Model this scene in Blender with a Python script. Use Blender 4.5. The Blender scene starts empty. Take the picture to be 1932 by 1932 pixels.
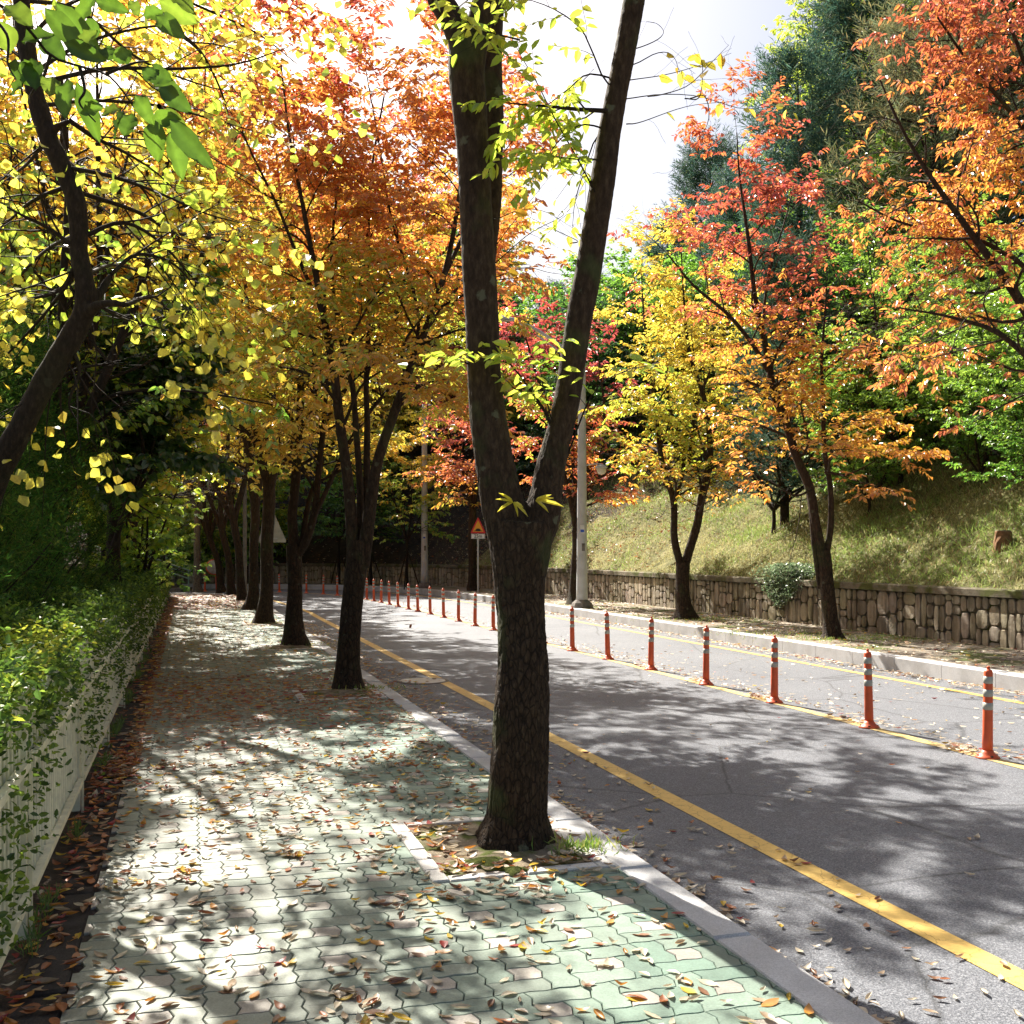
import bpy, math, random
import numpy as np
from mathutils import Vector, noise as mnoise

# ------------------------------------------------------------------ camera, sky, sun, exposure
S = bpy.context.scene
COL = S.collection
F, HZ, CX, CZ = 2007.0, 1038.0, 966.0, 1.62          # focal length, horizon row, centre column (photo read at 1932 px), eye height
cam = bpy.data.cameras.new("camera"); camo = bpy.data.objects.new("camera", cam); COL.objects.link(camo)
camo.location = (0, 0, CZ); camo.rotation_euler = (math.radians(90), 0, 0)
cam.sensor_width = 36; cam.sensor_fit = 'HORIZONTAL'; cam.lens = F / 1932 * 36; cam.shift_y = (HZ - 966) / 1932
cam.clip_start = 0.05; cam.clip_end = 3000
S.camera = camo
SUN_EL = 43.0
sun_h = Vector((-0.51, 0.86, 0)).normalized()
sd = Vector((sun_h.x * math.cos(math.radians(SUN_EL)), sun_h.y * math.cos(math.radians(SUN_EL)), math.sin(math.radians(SUN_EL))))
w = bpy.data.worlds.new("World"); S.world = w; w.use_nodes = True
nt = w.node_tree; bg = nt.nodes["Background"]
sky = nt.nodes.new("ShaderNodeTexSky"); sky.sky_type = 'NISHITA'; sky.sun_disc = False
sky.sun_elevation = math.radians(SUN_EL); sky.sun_rotation = math.atan2(sun_h.x, sun_h.y)
sky.air_density = 1.0; sky.dust_density = 5.0; sky.ozone_density = 1.0
nt.links.new(sky.outputs[0], bg.inputs[0]); bg.inputs[1].default_value = 0.052
sl = bpy.data.lights.new("sun", 'SUN'); sl.energy = 5.0; sl.angle = math.radians(0.53); sl.color = (1.0, 0.94, 0.84)
so = bpy.data.objects.new("sun", sl); COL.objects.link(so); so.rotation_euler = (-sd).to_track_quat('-Z', 'Y').to_euler(); so.location = (-20, 40, 40)
vs = S.view_settings; vs.view_transform = 'Standard'; vs.look = 'None'; vs.exposure = 1.65; vs.gamma = 1
cy = S.cycles
cy.max_bounces = 7; cy.diffuse_bounces = 4; cy.glossy_bounces = 2; cy.transmission_bounces = 5; cy.transparent_max_bounces = 4
cy.use_denoising = True; cy.sample_clamp_indirect = 6; cy.caustics_reflective = False; cy.caustics_refractive = False

# ------------------------------------------------------------------ coordinate helpers
def A(x): return np.asarray(x, float)
UP = A((0, 0, 1))
U = A((-0.2917, 0.9565)); VV = A((0.9565, 0.2917))     # along the path, across it to the right
def sv(s, v, z=0.0):
    p = U * s + VV * v
    return (float(p[0]), float(p[1]), z)
def at(px, py, Y):                                     # the world point seen at a photo pixel at depth Y
    return (float((px - CX) / F * Y), float(Y), float(CZ - (py - HZ) / F * Y))
ROADZ, WALKZ = -0.12, 0.08

def tag(o, label=None, cat=None, group=None, kind=None):
    if label: o["label"] = label
    if cat: o["category"] = cat
    if group: o["group"] = group
    if kind: o["kind"] = kind
    return o
def empty(name, loc=(0, 0, 0), rz=0.0):
    o = bpy.data.objects.new(name, None); COL.objects.link(o); o.location = loc; o.rotation_euler.z = rz; o.empty_display_size = 0.2
    return o
def copy_tree(o, parent=None):
    c = o.copy(); COL.objects.link(c)
    if parent is not None: c.parent = parent
    for ch in list(o.children): copy_tree(ch, c)
    return c

class MB:
    """collects verts / faces / colours and links them as one mesh object"""
    def __init__(s): s.V = []; s.F = []; s.C = []; s.n = 0
    def add(s, V, Fc, col=None):
        V = A(V).reshape(-1, 3)
        for f in (Fc if isinstance(Fc, list) and len(Fc) and isinstance(Fc[0], np.ndarray) and Fc[0].ndim == 2 else [Fc]):
            f = np.asarray(f, dtype=np.int64)
            if f.ndim == 2 and len(f): s.F.append(f + s.n)
        if col is None: c = np.ones((len(V), 3)) * 0.5
        else:
            c = A(col); c = np.broadcast_to(c, (len(V), 3)) if c.ndim == 1 else c
        s.V.append(V); s.C.append(c); s.n += len(V)
    def ngon(s, V, order, col=None):
        s.add(V, np.array([order]), col)
    def mesh(s, name, mat, smooth=False, colour=True):
        me = bpy.data.meshes.new(name)
        V = np.concatenate(s.V); me.vertices.add(len(V)); me.vertices.foreach_set("co", V.astype(np.float32).ravel())
        li = np.concatenate([f.ravel() for f in s.F]); tot = np.concatenate([np.full(len(f), f.shape[1]) for f in s.F])
        st = np.concatenate([[0], np.cumsum(tot)[:-1]])
        me.loops.add(len(li)); me.loops.foreach_set("vertex_index", li.astype(np.int32))
        me.polygons.add(len(tot)); me.polygons.foreach_set("loop_start", st.astype(np.int32))
        me.polygons.foreach_set("use_smooth", np.full(len(tot), smooth, dtype=bool))
        if colour:
            ca = me.color_attributes.new("col", 'FLOAT_COLOR', 'POINT')
            C = np.concatenate(s.C); ca.data.foreach_set("color", np.concatenate([C, np.ones((len(C), 1))], 1).astype(np.float32).ravel())
        me.update(calc_edges=True); me.validate()
        for m in (mat if isinstance(mat, (list, tuple)) else [mat]): me.materials.append(m)
        return me
    def build(s, name, mat, parent=None, smooth=False, colour=True):
        o = bpy.data.objects.new(name, s.mesh(name, mat, smooth, colour)); COL.objects.link(o)
        if parent is not None: o.parent = parent
        return o
    def box(s, c, d, R=None, col=None):
        c = A(c); d = A(d) / 2
        v = A([(x, y, z) for z in (-1, 1) for y in (-1, 1) for x in (-1, 1)]) * d
        if R is not None: v = v @ A(R).T
        s.add(v + c, np.array([(0, 2, 3, 1), (4, 5, 7, 6), (0, 1, 5, 4), (2, 6, 7, 3), (0, 4, 6, 2), (1, 3, 7, 5)]), col)
    def lathe(s, prof, n=16, c=(0, 0, 0), col=None, M=None):
        prof = A(prof); a = np.linspace(0, 2 * np.pi, n, endpoint=False)
        ring = np.stack([np.cos(a), np.sin(a)], 1)
        V = np.concatenate([np.concatenate([ring * r, np.full((n, 1), z)], 1) for r, z in prof])
        if M is not None: V = V @ A(M).T
        k = len(prof); i = np.arange(n); j = (i + 1) % n
        Fq = np.concatenate([np.stack([i + q * n, j + q * n, j + (q + 1) * n, i + (q + 1) * n], 1) for q in range(k - 1)])
        s.add(V + A(c), Fq, col)
        s.F.append(np.array([[x + s.n - len(V) for x in i[::-1]]])); s.F.append(np.array([[x + (k - 1) * n + s.n - len(V) for x in i]]))
def unit(a, ax=-1): return a / np.maximum(np.linalg.norm(a, axis=ax, keepdims=True), 1e-9)
def tubes(P, R, k=6):
    """P (B,n,3) centre lines, R (B,n) radii -> verts, quads"""
    P = A(P); R = A(R); B, n, _ = P.shape
    T = np.gradient(P, axis=1); T = unit(T)
    ref = np.where(np.abs(T.mean(1)[:, 2:3]) > 0.8, A((1, 0.2, 0)), UP)[:, None, :]
    X = unit(np.cross(T, np.broadcast_to(ref, T.shape))); Yv = np.cross(T, X)
    a = np.linspace(0, 2 * np.pi, k, endpoint=False)
    V = P[:, :, None, :] + R[:, :, None, None] * (np.cos(a)[None, None, :, None] * X[:, :, None, :] + np.sin(a)[None, None, :, None] * Yv[:, :, None, :])
    idx = np.arange(B * n * k).reshape(B, n, k)
    a0 = idx[:, :-1, :]; a1 = idx[:, 1:, :]
    Q = np.stack([a0, np.roll(a0, -1, 2), np.roll(a1, -1, 2), a1], -1).reshape(-1, 4)
    return V.reshape(-1, 3), Q
def smooth_line(pts, m):
    """Catmull-Rom resample of (n,c) points to m points"""
    p = A(pts); p = np.concatenate([[2 * p[0] - p[1]], p, [2 * p[-1] - p[-2]]]); n = len(p) - 3
    t = np.linspace(0, n - 1e-6, m); i = t.astype(int); f = (t - i)[:, None]
    a, b, c, d = p[i], p[i + 1], p[i + 2], p[i + 3]
    return 0.5 * (2 * b + (c - a) * f + (2 * a - 5 * b + 4 * c - d) * f ** 2 + (3 * b - a - 3 * c + d) * f ** 3)

# ------------------------------------------------------------------ materials
def new_mat(name):
    m = bpy.data.materials.new(name); m.use_nodes = True; t = m.node_tree; t.nodes.clear()
    return m, t, t.nodes, t.links
def N(t, typ, **kw):
    n = t.nodes.new(typ)
    for k, v in kw.items():
        if k in n.inputs: n.inputs[k].default_value = v
        else: setattr(n, k, v)
    return n
def out(t, sh):
    o = t.nodes.new("ShaderNodeOutputMaterial"); t.links.new(sh, o.inputs[0]); return o
def coords(t, scale=(1, 1, 1), world=True):
    g = t.nodes.new("ShaderNodeNewGeometry") if world else t.nodes.new("ShaderNodeTexCoord")
    mp = t.nodes.new("ShaderNodeMapping"); mp.inputs["Scale"].default_value = scale
    t.links.new(g.outputs["Position"] if world else g.outputs["Object"], mp.inputs[0]); return mp.outputs[0]
def ramp(t, src, stops):
    r = t.nodes.new("ShaderNodeValToRGB"); e = r.color_ramp.elements
    while len(e) < len(stops): e.new(0.5)
    for i, (p, c) in enumerate(stops):
        e[i].position = p; e[i].color = (*c, 1) if len(c) == 3 else c
    t.links.new(src, r.inputs[0]); return r.outputs[0]
def mix(t, fac, a, b, mode='MIX'):
    m = t.nodes.new("ShaderNodeMix"); m.data_type = 'RGBA'; m.blend_type = mode
    for k, v in ((0, fac), (6, a), (7, b)):
        if hasattr(v, "links"): t.links.new(v, m.inputs[k])
        else: m.inputs[k].default_value = v if k == 0 else (*v, 1)
    return m.outputs[2]
def noise(t, co, scale, detail=4, rough=0.55, out_=0):
    n = N(t, "ShaderNodeTexNoise", Scale=scale, Detail=detail, Roughness=rough); t.links.new(co, n.inputs["Vector"]); return n.outputs[out_]
def bump(t, h, strength, dist):
    b = N(t, "ShaderNodeBump", Strength=strength, Distance=dist); t.links.new(h, b.inputs["Height"]); return b.outputs[0]
def principled(t, col, rough=0.7, normal=None, spec=0.4, metallic=0.0):
    p = N(t, "ShaderNodeBsdfPrincipled", Roughness=rough if not hasattr(rough, "links") else 0.5, Metallic=metallic)
    p.inputs["Specular IOR Level"].default_value = spec
    if hasattr(rough, "links"): t.links.new(rough, p.inputs["Roughness"])
    if hasattr(col, "links"): t.links.new(col, p.inputs["Base Color"])
    else: p.inputs["Base Color"].default_value = (*col, 1)
    if normal is not None: t.links.new(normal, p.inputs["Normal"])
    return p.outputs[0]
def attr(t):
    a = t.nodes.new("ShaderNodeAttribute"); a.attribute_name = "col"; return a.outputs["Color"]

def leaf_material(name, trans=0.5, gloss=0.06, rough=0.35, tint=(1, 1, 1), boost=1.25, vary=0.0):
    m, t, n, l = new_mat(name); c = attr(t)
    if vary:
        oi = t.nodes.new("ShaderNodeObjectInfo"); mr = N(t, "ShaderNodeMapRange"); l.new(oi.outputs["Random"], mr.inputs[0])
        mr.inputs[3].default_value = 0.5 - vary; mr.inputs[4].default_value = 0.5 + vary
        h = N(t, "ShaderNodeHueSaturation"); l.new(c, h.inputs["Color"]); l.new(mr.outputs[0], h.inputs["Hue"]); c = h.outputs[0]
    nz = noise(t, coords(t), 60, 2)
    c = mix(t, 0.25, c, ramp(t, nz, [(0.35, (0.5, 0.5, 0.5)), (0.65, (1.3, 1.3, 1.3))]), 'MULTIPLY')
    hs = N(t, "ShaderNodeHueSaturation", Saturation=0.98, Value=boost); l.new(c, hs.inputs["Color"])
    d = N(t, "ShaderNodeBsdfDiffuse"); l.new(c, d.inputs[0])
    tr = N(t, "ShaderNodeBsdfTranslucent"); l.new(hs.outputs[0], tr.inputs[0])
    mx = N(t, "ShaderNodeMixShader"); mx.inputs[0].default_value = trans; l.new(d.outputs[0], mx.inputs[1]); l.new(tr.outputs[0], mx.inputs[2])
    g = N(t, "ShaderNodeBsdfGlossy", Roughness=rough); g.inputs[0].default_value = (1, 1, 1, 1)
    m2 = N(t, "ShaderNodeMixShader"); m2.inputs[0].default_value = gloss; l.new(mx.outputs[0], m2.inputs[1]); l.new(g.outputs[0], m2.inputs[2])
    out(t, m2.outputs[0]); return m
MT = {}
MT["leaf"] = leaf_material("foliage", 0.56, 0.085, 0.32, vary=0.012)
MT["leaf_near"] = leaf_material("near_foliage", 0.6, 0.06, 0.3)
MT["big_leaf"] = leaf_material("glossy_leaf", 0.62, 0.03, 0.35, boost=1.5)
MT["needle"] = leaf_material("needles", 0.35, 0.015, 0.5, vary=0.02)
MT["hedge"] = leaf_material("hedge_leaf", 0.45, 0.03, 0.4)
MT["litter"] = leaf_material("dry_leaf", 0.3, 0.07, 0.45, boost=1.1)
MT["grass"] = leaf_material("grass_blade", 0.4, 0.04, 0.5)

def bark_material(name, c1, c2, c3, scale=1.0, moss=0.3, disp=0.02):
    m, t, n, l = new_mat(name); co = coords(t, (17 * scale, 17 * scale, 6.5 * scale)); gz = t.nodes.new("ShaderNodeSeparateXYZ"); l.new(coords(t), gz.inputs[0]); hm = N(t, "ShaderNodeMapRange"); l.new(gz.outputs[2], hm.inputs[0]); hm.inputs[1].default_value = 1.2; hm.inputs[2].default_value = 2.6; hm.inputs[3].default_value = 0.85; hm.inputs[4].default_value = 0.12
    v = N(t, "ShaderNodeTexVoronoi", Scale=2.6, feature='DISTANCE_TO_EDGE'); 
    wob = mix(t, 0.25, co, noise(t, co, 1.8, 5, out_=1)); l.new(wob, v.inputs["Vector"])
    n1 = noise(t, co, 2.0, 8, 0.65); n2 = noise(t, coords(t), 3.1, 3)
    base = ramp(t, n1, [(0.3, c1), (0.52, c2), (0.75, c3)])
    crack = ramp(t, v.outputs["Distance"], [(0.0, (0.25, 0.25, 0.25)), (0.12, (1, 1, 1))])
    crack = mix(t, hm.outputs[0], (1, 1, 1), crack); base = mix(t, 1.0, base, crack, 'MULTIPLY')
    mossm = ramp(t, n2, [(0.55, (0, 0, 0)), (0.68, (1, 1, 1))])
    ms = N(t, "ShaderNodeMath", operation='MULTIPLY'); l.new(mossm, ms.inputs[0]); ms.inputs[1].default_value = moss
    base = mix(t, ms.outputs[0], base, (0.06, 0.085, 0.025))
    lich = N(t, "ShaderNodeTexVoronoi", Scale=5.5, Randomness=1.0); l.new(mix(t, 0.06, coords(t), noise(t, coords(t), 30, 3, out_=1)), lich.inputs["Vector"])
    lm = ramp(t, lich.outputs["Distance"], [(0.10, (0.8, 0.8, 0.8)), (0.16, (0, 0, 0))])
    lmm = N(t, "ShaderNodeMath", operation='MULTIPLY'); l.new(lm, lmm.inputs[0]); lmm.inputs[1].default_value = min(1.0, moss * 1.3)
    base = mix(t, lmm.outputs[0], base, (0.18, 0.19, 0.12))
    hh = N(t, "ShaderNodeMath", operation='ADD'); l.new(crack, hh.inputs[0]); l.new(n1, hh.inputs[1])
    bs = N(t, "ShaderNodeMapRange"); l.new(gz.outputs[2], bs.inputs[0]); bs.inputs[1].default_value = 1.4; bs.inputs[2].default_value = 2.8; bs.inputs[3].default_value = 0.9; bs.inputs[4].default_value = 0.35
    bn_ = N(t, "ShaderNodeBump", Distance=disp); l.new(hh.outputs[0], bn_.inputs["Height"]); l.new(bs.outputs[0], bn_.inputs["Strength"])
    out(t, principled(t, base, 0.85, bn_.outputs[0], 0.25)); return m
MT["bark"] = bark_material("bark", (0.020, 0.011, 0.006), (0.046, 0.028, 0.016), (0.09, 0.060, 0.038), 0.8, 0.3)
MT["bark_near"] = bark_material("rough_bark", (0.020, 0.011, 0.006), (0.050, 0.030, 0.017), (0.10, 0.068, 0.042), 1.15, 0.5, 0.012)
MT["bark_dark"] = bark_material("dark_bark", (0.014, 0.009, 0.006), (0.03, 0.02, 0.013), (0.06, 0.042, 0.03), 1.5, 0.1)
MT["bark_pale"] = bark_material("pale_bark", (0.12, 0.1, 0.08), (0.22, 0.19, 0.15), (0.3, 0.27, 0.22), 1.0, 0.15)

def simple(name, col, rough=0.6, spec=0.4, metallic=0.0, dirt=0.15, scale=6, bmp=0.0):
    m, t, n, l = new_mat(name); nz = noise(t, coords(t, world=False), scale, 6, 0.6)
    c = mix(t, dirt, col, ramp(t, nz, [(0.35, tuple(x * 0.35 for x in col)), (0.6, tuple(min(1, x * 1.15) for x in col))]))
    out(t, principled(t, c, rough, bump(t, nz, 0.3, bmp) if bmp else None, spec, metallic)); return m
def paver_mat():
    m, t, n, l = new_mat("paving"); c = attr(t); co = coords(t)
    worn = noise(t, co, 0.9, 5, 0.6); fine = noise(t, co, 90, 3, 0.7); mid = noise(t, co, 14, 4)
    c = mix(t, 0.45, c, ramp(t, worn, [(0.35, (0.62, 0.64, 0.6)), (0.65, (1.25, 1.22, 1.15))]), 'MULTIPLY')
    c = mix(t, 0.5, c, ramp(t, mid, [(0.3, (0.72, 0.72, 0.7)), (0.6, (1.12, 1.12, 1.1))]), 'MULTIPLY')
    c = mix(t, 0.35, c, ramp(t, fine, [(0.35, (0.6, 0.6, 0.6)), (0.65, (1.3, 1.3, 1.3))]), 'MULTIPLY')
    out(t, principled(t, c, 0.62, bump(t, fine, 0.35, 0.004), 0.45)); return m
MT["paver"] = paver_mat()
def asphalt():
    m, t, n, l = new_mat("asphalt"); co = coords(t)
    f1 = noise(t, co, 130, 2, 0.8); f2 = noise(t, co, 45, 3, 0.7); big = noise(t, co, 0.5, 4)
    v = N(t, "ShaderNodeTexVoronoi", Scale=85.0); l.new(co, v.inputs["Vector"])
    c = ramp(t, f1, [(0.32, (0.046, 0.051, 0.062)), (0.5, (0.118, 0.125, 0.142)), (0.68, (0.25, 0.258, 0.28))])
    c = mix(t, 0.5, c, ramp(t, v.outputs["Color"], [(0.2, (0.6, 0.6, 0.62)), (0.8, (1.4, 1.38, 1.35))]), 'MULTIPLY')
    c = mix(t, 0.5, c, ramp(t, big, [(0.35, (0.78, 0.79, 0.82)), (0.65, (1.2, 1.19, 1.16))]), 'MULTIPLY')
    cr = N(t, "ShaderNodeTexVoronoi", Scale=0.55, feature='DISTANCE_TO_EDGE'); l.new(mix(t, 0.12, co, noise(t, co, 1.4, 6, 0.7, 1)), cr.inputs["Vector"])
    ck = ramp(t, cr.outputs["Distance"], [(0.0, (0.25, 0.25, 0.25)), (0.009, (1, 1, 1))])
    c = mix(t, 0.75, c, ck, 'MULTIPLY')
    ad = N(t, "ShaderNodeMath", operation='ADD'); l.new(f1, ad.inputs[0]); l.new(f2, ad.inputs[1])
    out(t, principled(t, c, 0.68, bump(t, ad.outputs[0], 0.7, 0.006), 0.45)); return m
MT["asphalt"] = asphalt()
def line_mat(name, col, worn):
    m, t, n, l = new_mat(name); co = coords(t)
    cr = N(t, "ShaderNodeTexVoronoi", Scale=7.0, feature='DISTANCE_TO_EDGE'); l.new(mix(t, 0.08, co, noise(t, co, 9, 4, 0.7, 1)), cr.inputs["Vector"])
    ck = ramp(t, cr.outputs["Distance"], [(0.0, (0.3, 0.22, 0.12)), (0.022, (1, 1, 1))])
    c = mix(t, 0.7, col, ck, 'MULTIPLY')
    c = mix(t, 0.4, c, ramp(t, noise(t, co, 40, 4, 0.7), [(0.3, (0.7, 0.68, 0.62)), (0.6, (1.1, 1.1, 1.1))]), 'MULTIPLY')
    wn = ramp(t, noise(t, co, 22, 6, 0.75), [(0.5 + 0.16 * (1 - worn), (0, 0, 0)), (0.62 + 0.16 * (1 - worn), (1, 1, 1))])
    c = mix(t, wn, c, (0.15, 0.145, 0.13))
    out(t, principled(t, c, 0.6, bump(t, noise(t, co, 120, 2), 0.3, 0.003), 0.4)); return m
MT["yellow"] = line_mat("yellow_paint", (0.70, 0.46, 0.13), 0.2)
MT["yellow_worn"] = line_mat("worn_yellow_paint", (0.60, 0.45, 0.18), 0.95)
def ground_mat(name, stops, sc=4, fine=60, bmp=0.03, extra=None):
    m, t, n, l = new_mat(name); co = coords(t); n1 = noise(t, co, sc, 8, 0.7); n2 = noise(t, co, fine, 4, 0.7)
    c = ramp(t, n1, stops)
    c = mix(t, 0.5, c, ramp(t, n2, [(0.3, (0.5, 0.5, 0.5)), (0.65, (1.4, 1.4, 1.4))]), 'MULTIPLY')
    if extra:
        c = mix(t, ramp(t, noise(t, co, extra[1], 5), [(0.5, (0, 0, 0)), (0.6, (1, 1, 1))]), c, extra[0])
    ad = N(t, "ShaderNodeMath", operation='ADD'); l.new(n1, ad.inputs[0]); l.new(n2, ad.inputs[1])
    out(t, principled(t, c, 0.95, bump(t, ad.outputs[0], 0.8, bmp), 0.15)); return m
MT["soil"] = ground_mat("soil", [(0.3, (0.06, 0.042, 0.03)), (0.55, (0.12, 0.09, 0.065)), (0.75, (0.2, 0.16, 0.11))])
MT["pit_soil"] = ground_mat("sandy_soil", [(0.3, (0.13, 0.1, 0.07)), (0.55, (0.27, 0.22, 0.155)), (0.75, (0.38, 0.32, 0.23))], 9, 130, 0.012, ((0.10, 0.12, 0.03), 5))
MT["dark_soil"] = ground_mat("dark_slab", [(0.3, (0.035, 0.03, 0.028)), (0.6, (0.07, 0.06, 0.055)), (0.8, (0.11, 0.095, 0.085))], 6, 120, 0.006)
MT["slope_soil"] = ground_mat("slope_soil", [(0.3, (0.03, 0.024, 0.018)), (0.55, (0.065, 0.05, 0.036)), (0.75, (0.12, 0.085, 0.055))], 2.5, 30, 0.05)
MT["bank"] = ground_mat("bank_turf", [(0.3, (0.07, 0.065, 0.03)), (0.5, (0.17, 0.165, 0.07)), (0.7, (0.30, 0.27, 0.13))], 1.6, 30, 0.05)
MT["walk"] = ground_mat("far_paving", [(0.3, (0.15, 0.125, 0.10)), (0.55, (0.27, 0.235, 0.19)), (0.75, (0.36, 0.32, 0.27))], 1.5, 40, 0.01, ((0.10, 0.12, 0.04), 1.1))
def granite(name, c, joint=None):
    m, t, n, l = new_mat(name); co = coords(t)
    f = noise(t, co, 160, 2, 0.8); b = noise(t, co, 2.2, 6, 0.65)
    cc = mix(t, 0.5, c, ramp(t, f, [(0.3, (0.45, 0.45, 0.47)), (0.65, (1.35, 1.35, 1.35))]), 'MULTIPLY')
    cc = mix(t, 0.55, cc, ramp(t, b, [(0.35, (0.62, 0.6, 0.58)), (0.6, (1.1, 1.1, 1.1))]), 'MULTIPLY')
    out(t, principled(t, cc, 0.7, bump(t, f, 0.3, 0.003), 0.4)); return m
MT["kerb"] = granite("kerb_granite", (0.50, 0.50, 0.50))
MT["edging"] = granite("pit_edging", (0.62, 0.60, 0.56))
def stone_mat():
    m, t, n, l = new_mat("wall_stone"); c = attr(t); co = coords(t)
    n1 = noise(t, co, 9, 8, 0.7); st = noise(t, coords(t, (3, 3, 0.35)), 2.0, 5, 0.6)
    c = mix(t, 0.6, c, ramp(t, n1, [(0.3, (0.55, 0.54, 0.52)), (0.65, (1.25, 1.24, 1.2))]), 'MULTIPLY')
    c = mix(t, 0.75, c, ramp(t, st, [(0.4, (0.30, 0.29, 0.26)), (0.58, (1.05, 1.05, 1.05))]), 'MULTIPLY')
    out(t, principled(t, c, 0.9, bump(t, n1, 0.9, 0.03), 0.2)); return m
MT["stone"] = stone_mat()
MT["coping"] = ground_mat("coping", [(0.3, (0.10, 0.085, 0.06)), (0.55, (0.20, 0.175, 0.13)), (0.75, (0.30, 0.26, 0.2))], 3, 40, 0.02, ((0.10, 0.11, 0.035), 2.5))
MT["fence"] = simple("cream_paint", (0.80, 0.76, 0.58), 0.5, 0.4, 0, 0.3, 14)
MT["orange"] = simple("bollard_orange", (0.68, 0.11, 0.035), 0.45, 0.45, 0, 0.2, 8)
MT["band"] = simple("reflective_band", (0.42, 0.42, 0.36), 0.35, 0.5, 0, 0.2, 12)
MT["pole"] = simple("pole_paint", (0.55, 0.56, 0.56), 0.45, 0.5, 0, 0.25, 3)
MT["concrete"] = simple("concrete", (0.2, 0.18, 0.16), 0.9, 0.2, 0, 0.5, 8, 0.01)
MT["sign_red"] = simple("sign_red", (0.62, 0.02, 0.02), 0.4, 0.5, 0, 0.08)
MT["sign_yellow"] = simple("sign_yellow", (0.85, 0.38, 0.02), 0.4, 0.5, 0, 0.08)
MT["sign_white"] = simple("sign_white", (0.75, 0.75, 0.72), 0.4, 0.5, 0, 0.1)
MT["black"] = simple("black_paint", (0.015, 0.015, 0.015), 0.5, 0.4, 0, 0.0)
MT["blue"] = simple("blue_plate", (0.03, 0.10, 0.55), 0.4, 0.5, 0, 0.05)
MT["sign_back"] = simple("sign_back", (0.48, 0.47, 0.42), 0.5, 0.5, 0.2, 0.35, 5)
MT["lamp_glass"] = simple("lamp_glass", (0.7, 0.66, 0.55), 0.25, 0.6, 0, 0.3, 5)
MT["mirror_back"] = simple("mirror_back", (0.5, 0.5, 0.48), 0.4, 0.5, 0.2, 0.5, 9)
MT["green_rail"] = simple("green_rail", (0.25, 0.38, 0.30), 0.5, 0.5, 0, 0.3)
MT["facade"] = simple("facade", (0.62, 0.58, 0.48), 0.8, 0.2, 0, 0.15, 0.4)
MT["window"] = simple("window_glass", (0.06, 0.08, 0.1), 0.1, 0.7, 0, 0.1)
MT["stump"] = simple("cut_wood", (0.22, 0.12, 0.06), 0.9, 0.2, 0, 0.6, 20, 0.02)
MT["moss"] = ground_mat("moss", [(0.3, (0.04, 0.05, 0.012)), (0.6, (0.12, 0.14, 0.03)), (0.8, (0.2, 0.2, 0.06))], 30, 150, 0.02)

# ------------------------------------------------------------------ road line and its offsets
rs = np.random.RandomState(7); random.seed(7)
cpts = [sv(s, 6.4)[:2] for s in range(-14, 34, 3)] + [(-5.1, 37.4), (-6.4, 40.3), (-7.4, 41.9), (-8.6, 43.2), (-10.2, 44.1), (-12.2, 44.6), (-15, 44.8), (-20, 44.8), (-30, 44.6), (-45, 44)]
cl = smooth_line(cpts, 900)
dd = np.concatenate([[0], np.cumsum(np.linalg.norm(np.diff(cl, axis=0), axis=1))])
tt = np.arange(0, dd[-1], 0.25)
cl = np.stack([np.interp(tt, dd, cl[:, 0]), np.interp(tt, dd, cl[:, 1])], 1)
tg = unit(np.gradient(cl, axis=0))
for _ in range(6): tg = unit(np.concatenate([[tg[0]], (tg[:-2] + tg[1:-1] + tg[2:]) / 3, [tg[-1]]]))
nr = np.stack([tg[:, 1], -tg[:, 0]], 1)
def off(o, z=0.0, i0=0, i1=None):
    p = (cl + nr * o)[i0:i1]
    return np.concatenate([p, np.full((len(p), 1), z)], 1)
def strip(mb, a, b, col=None):
    n = len(a); V = np.concatenate([a, b]); i = np.arange(n - 1)
    mb.add(V, np.stack([i, i + n, i + n + 1, i + 1], 1)[:, ::-1], col)
def clean_inner(p):
    """drop points of an inside offset that fold back at the bend"""
    return p

# the road sheet, cut to several strips so that it follows the bend
mb = MB(); offs = np.linspace(-4.1, 3.3, 9)
for a_, b_ in zip(offs[:-1], offs[1:]): strip(mb, off(a_, ROADZ), off(b_, ROADZ))
tag(mb.build("road", MT["asphalt"], colour=False), kind="structure")

def paint(name, o, wd, mat, i0, i1, z=ROADZ + 0.004):
    mb = MB(); strip(mb, off(o - wd / 2, z, i0, i1), off(o + wd / 2, z, i0, i1)); return tag(mb.build(name, mat, colour=False), kind="structure")
paint("road_marking", -3.17, 0.15, MT["yellow"], 0, 400)
paint("road_marking", 0.0, 0.13, MT["yellow_worn"], 0, 400)
paint("road_marking", 2.68, 0.12, MT["yellow"], 0, 400)

# ground sheet to the horizon, garden floor on the left
mb = MB(); mb.add([(-900, -900, -0.4), (900, -900, -0.4), (900, 900, -0.4), (-900, 900, -0.4)], np.array([(0, 1, 2, 3)]))
tag(mb.build("ground", MT["soil"], colour=False), kind="structure")
PEND = 39.6
inner = off(-4.1, -0.02)
ks = (inner[:, :2] @ U)
inner = inner[(ks > PEND)]
keep = [inner[0]]
for p in inner[1:]:
    if p[0] < keep[-1][0] - 0.02: keep.append(p)
inner = A(keep)
poly = [sv(-8, -0.55, -0.02), sv(PEND, -0.55, -0.02), sv(PEND, 2.1, -0.02), sv(PEND, 2.28, -0.02)] + [tuple(p) for p in inner[::3]] + [(-60, 42, -0.02), (-60, -20, -0.02), (-8, -20, -0.02)]
mb = MB(); mb.ngon(poly, list(range(len(poly)))[::-1])
tag(mb.build("garden_ground", MT["soil"], colour=False), kind="structure")

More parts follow.
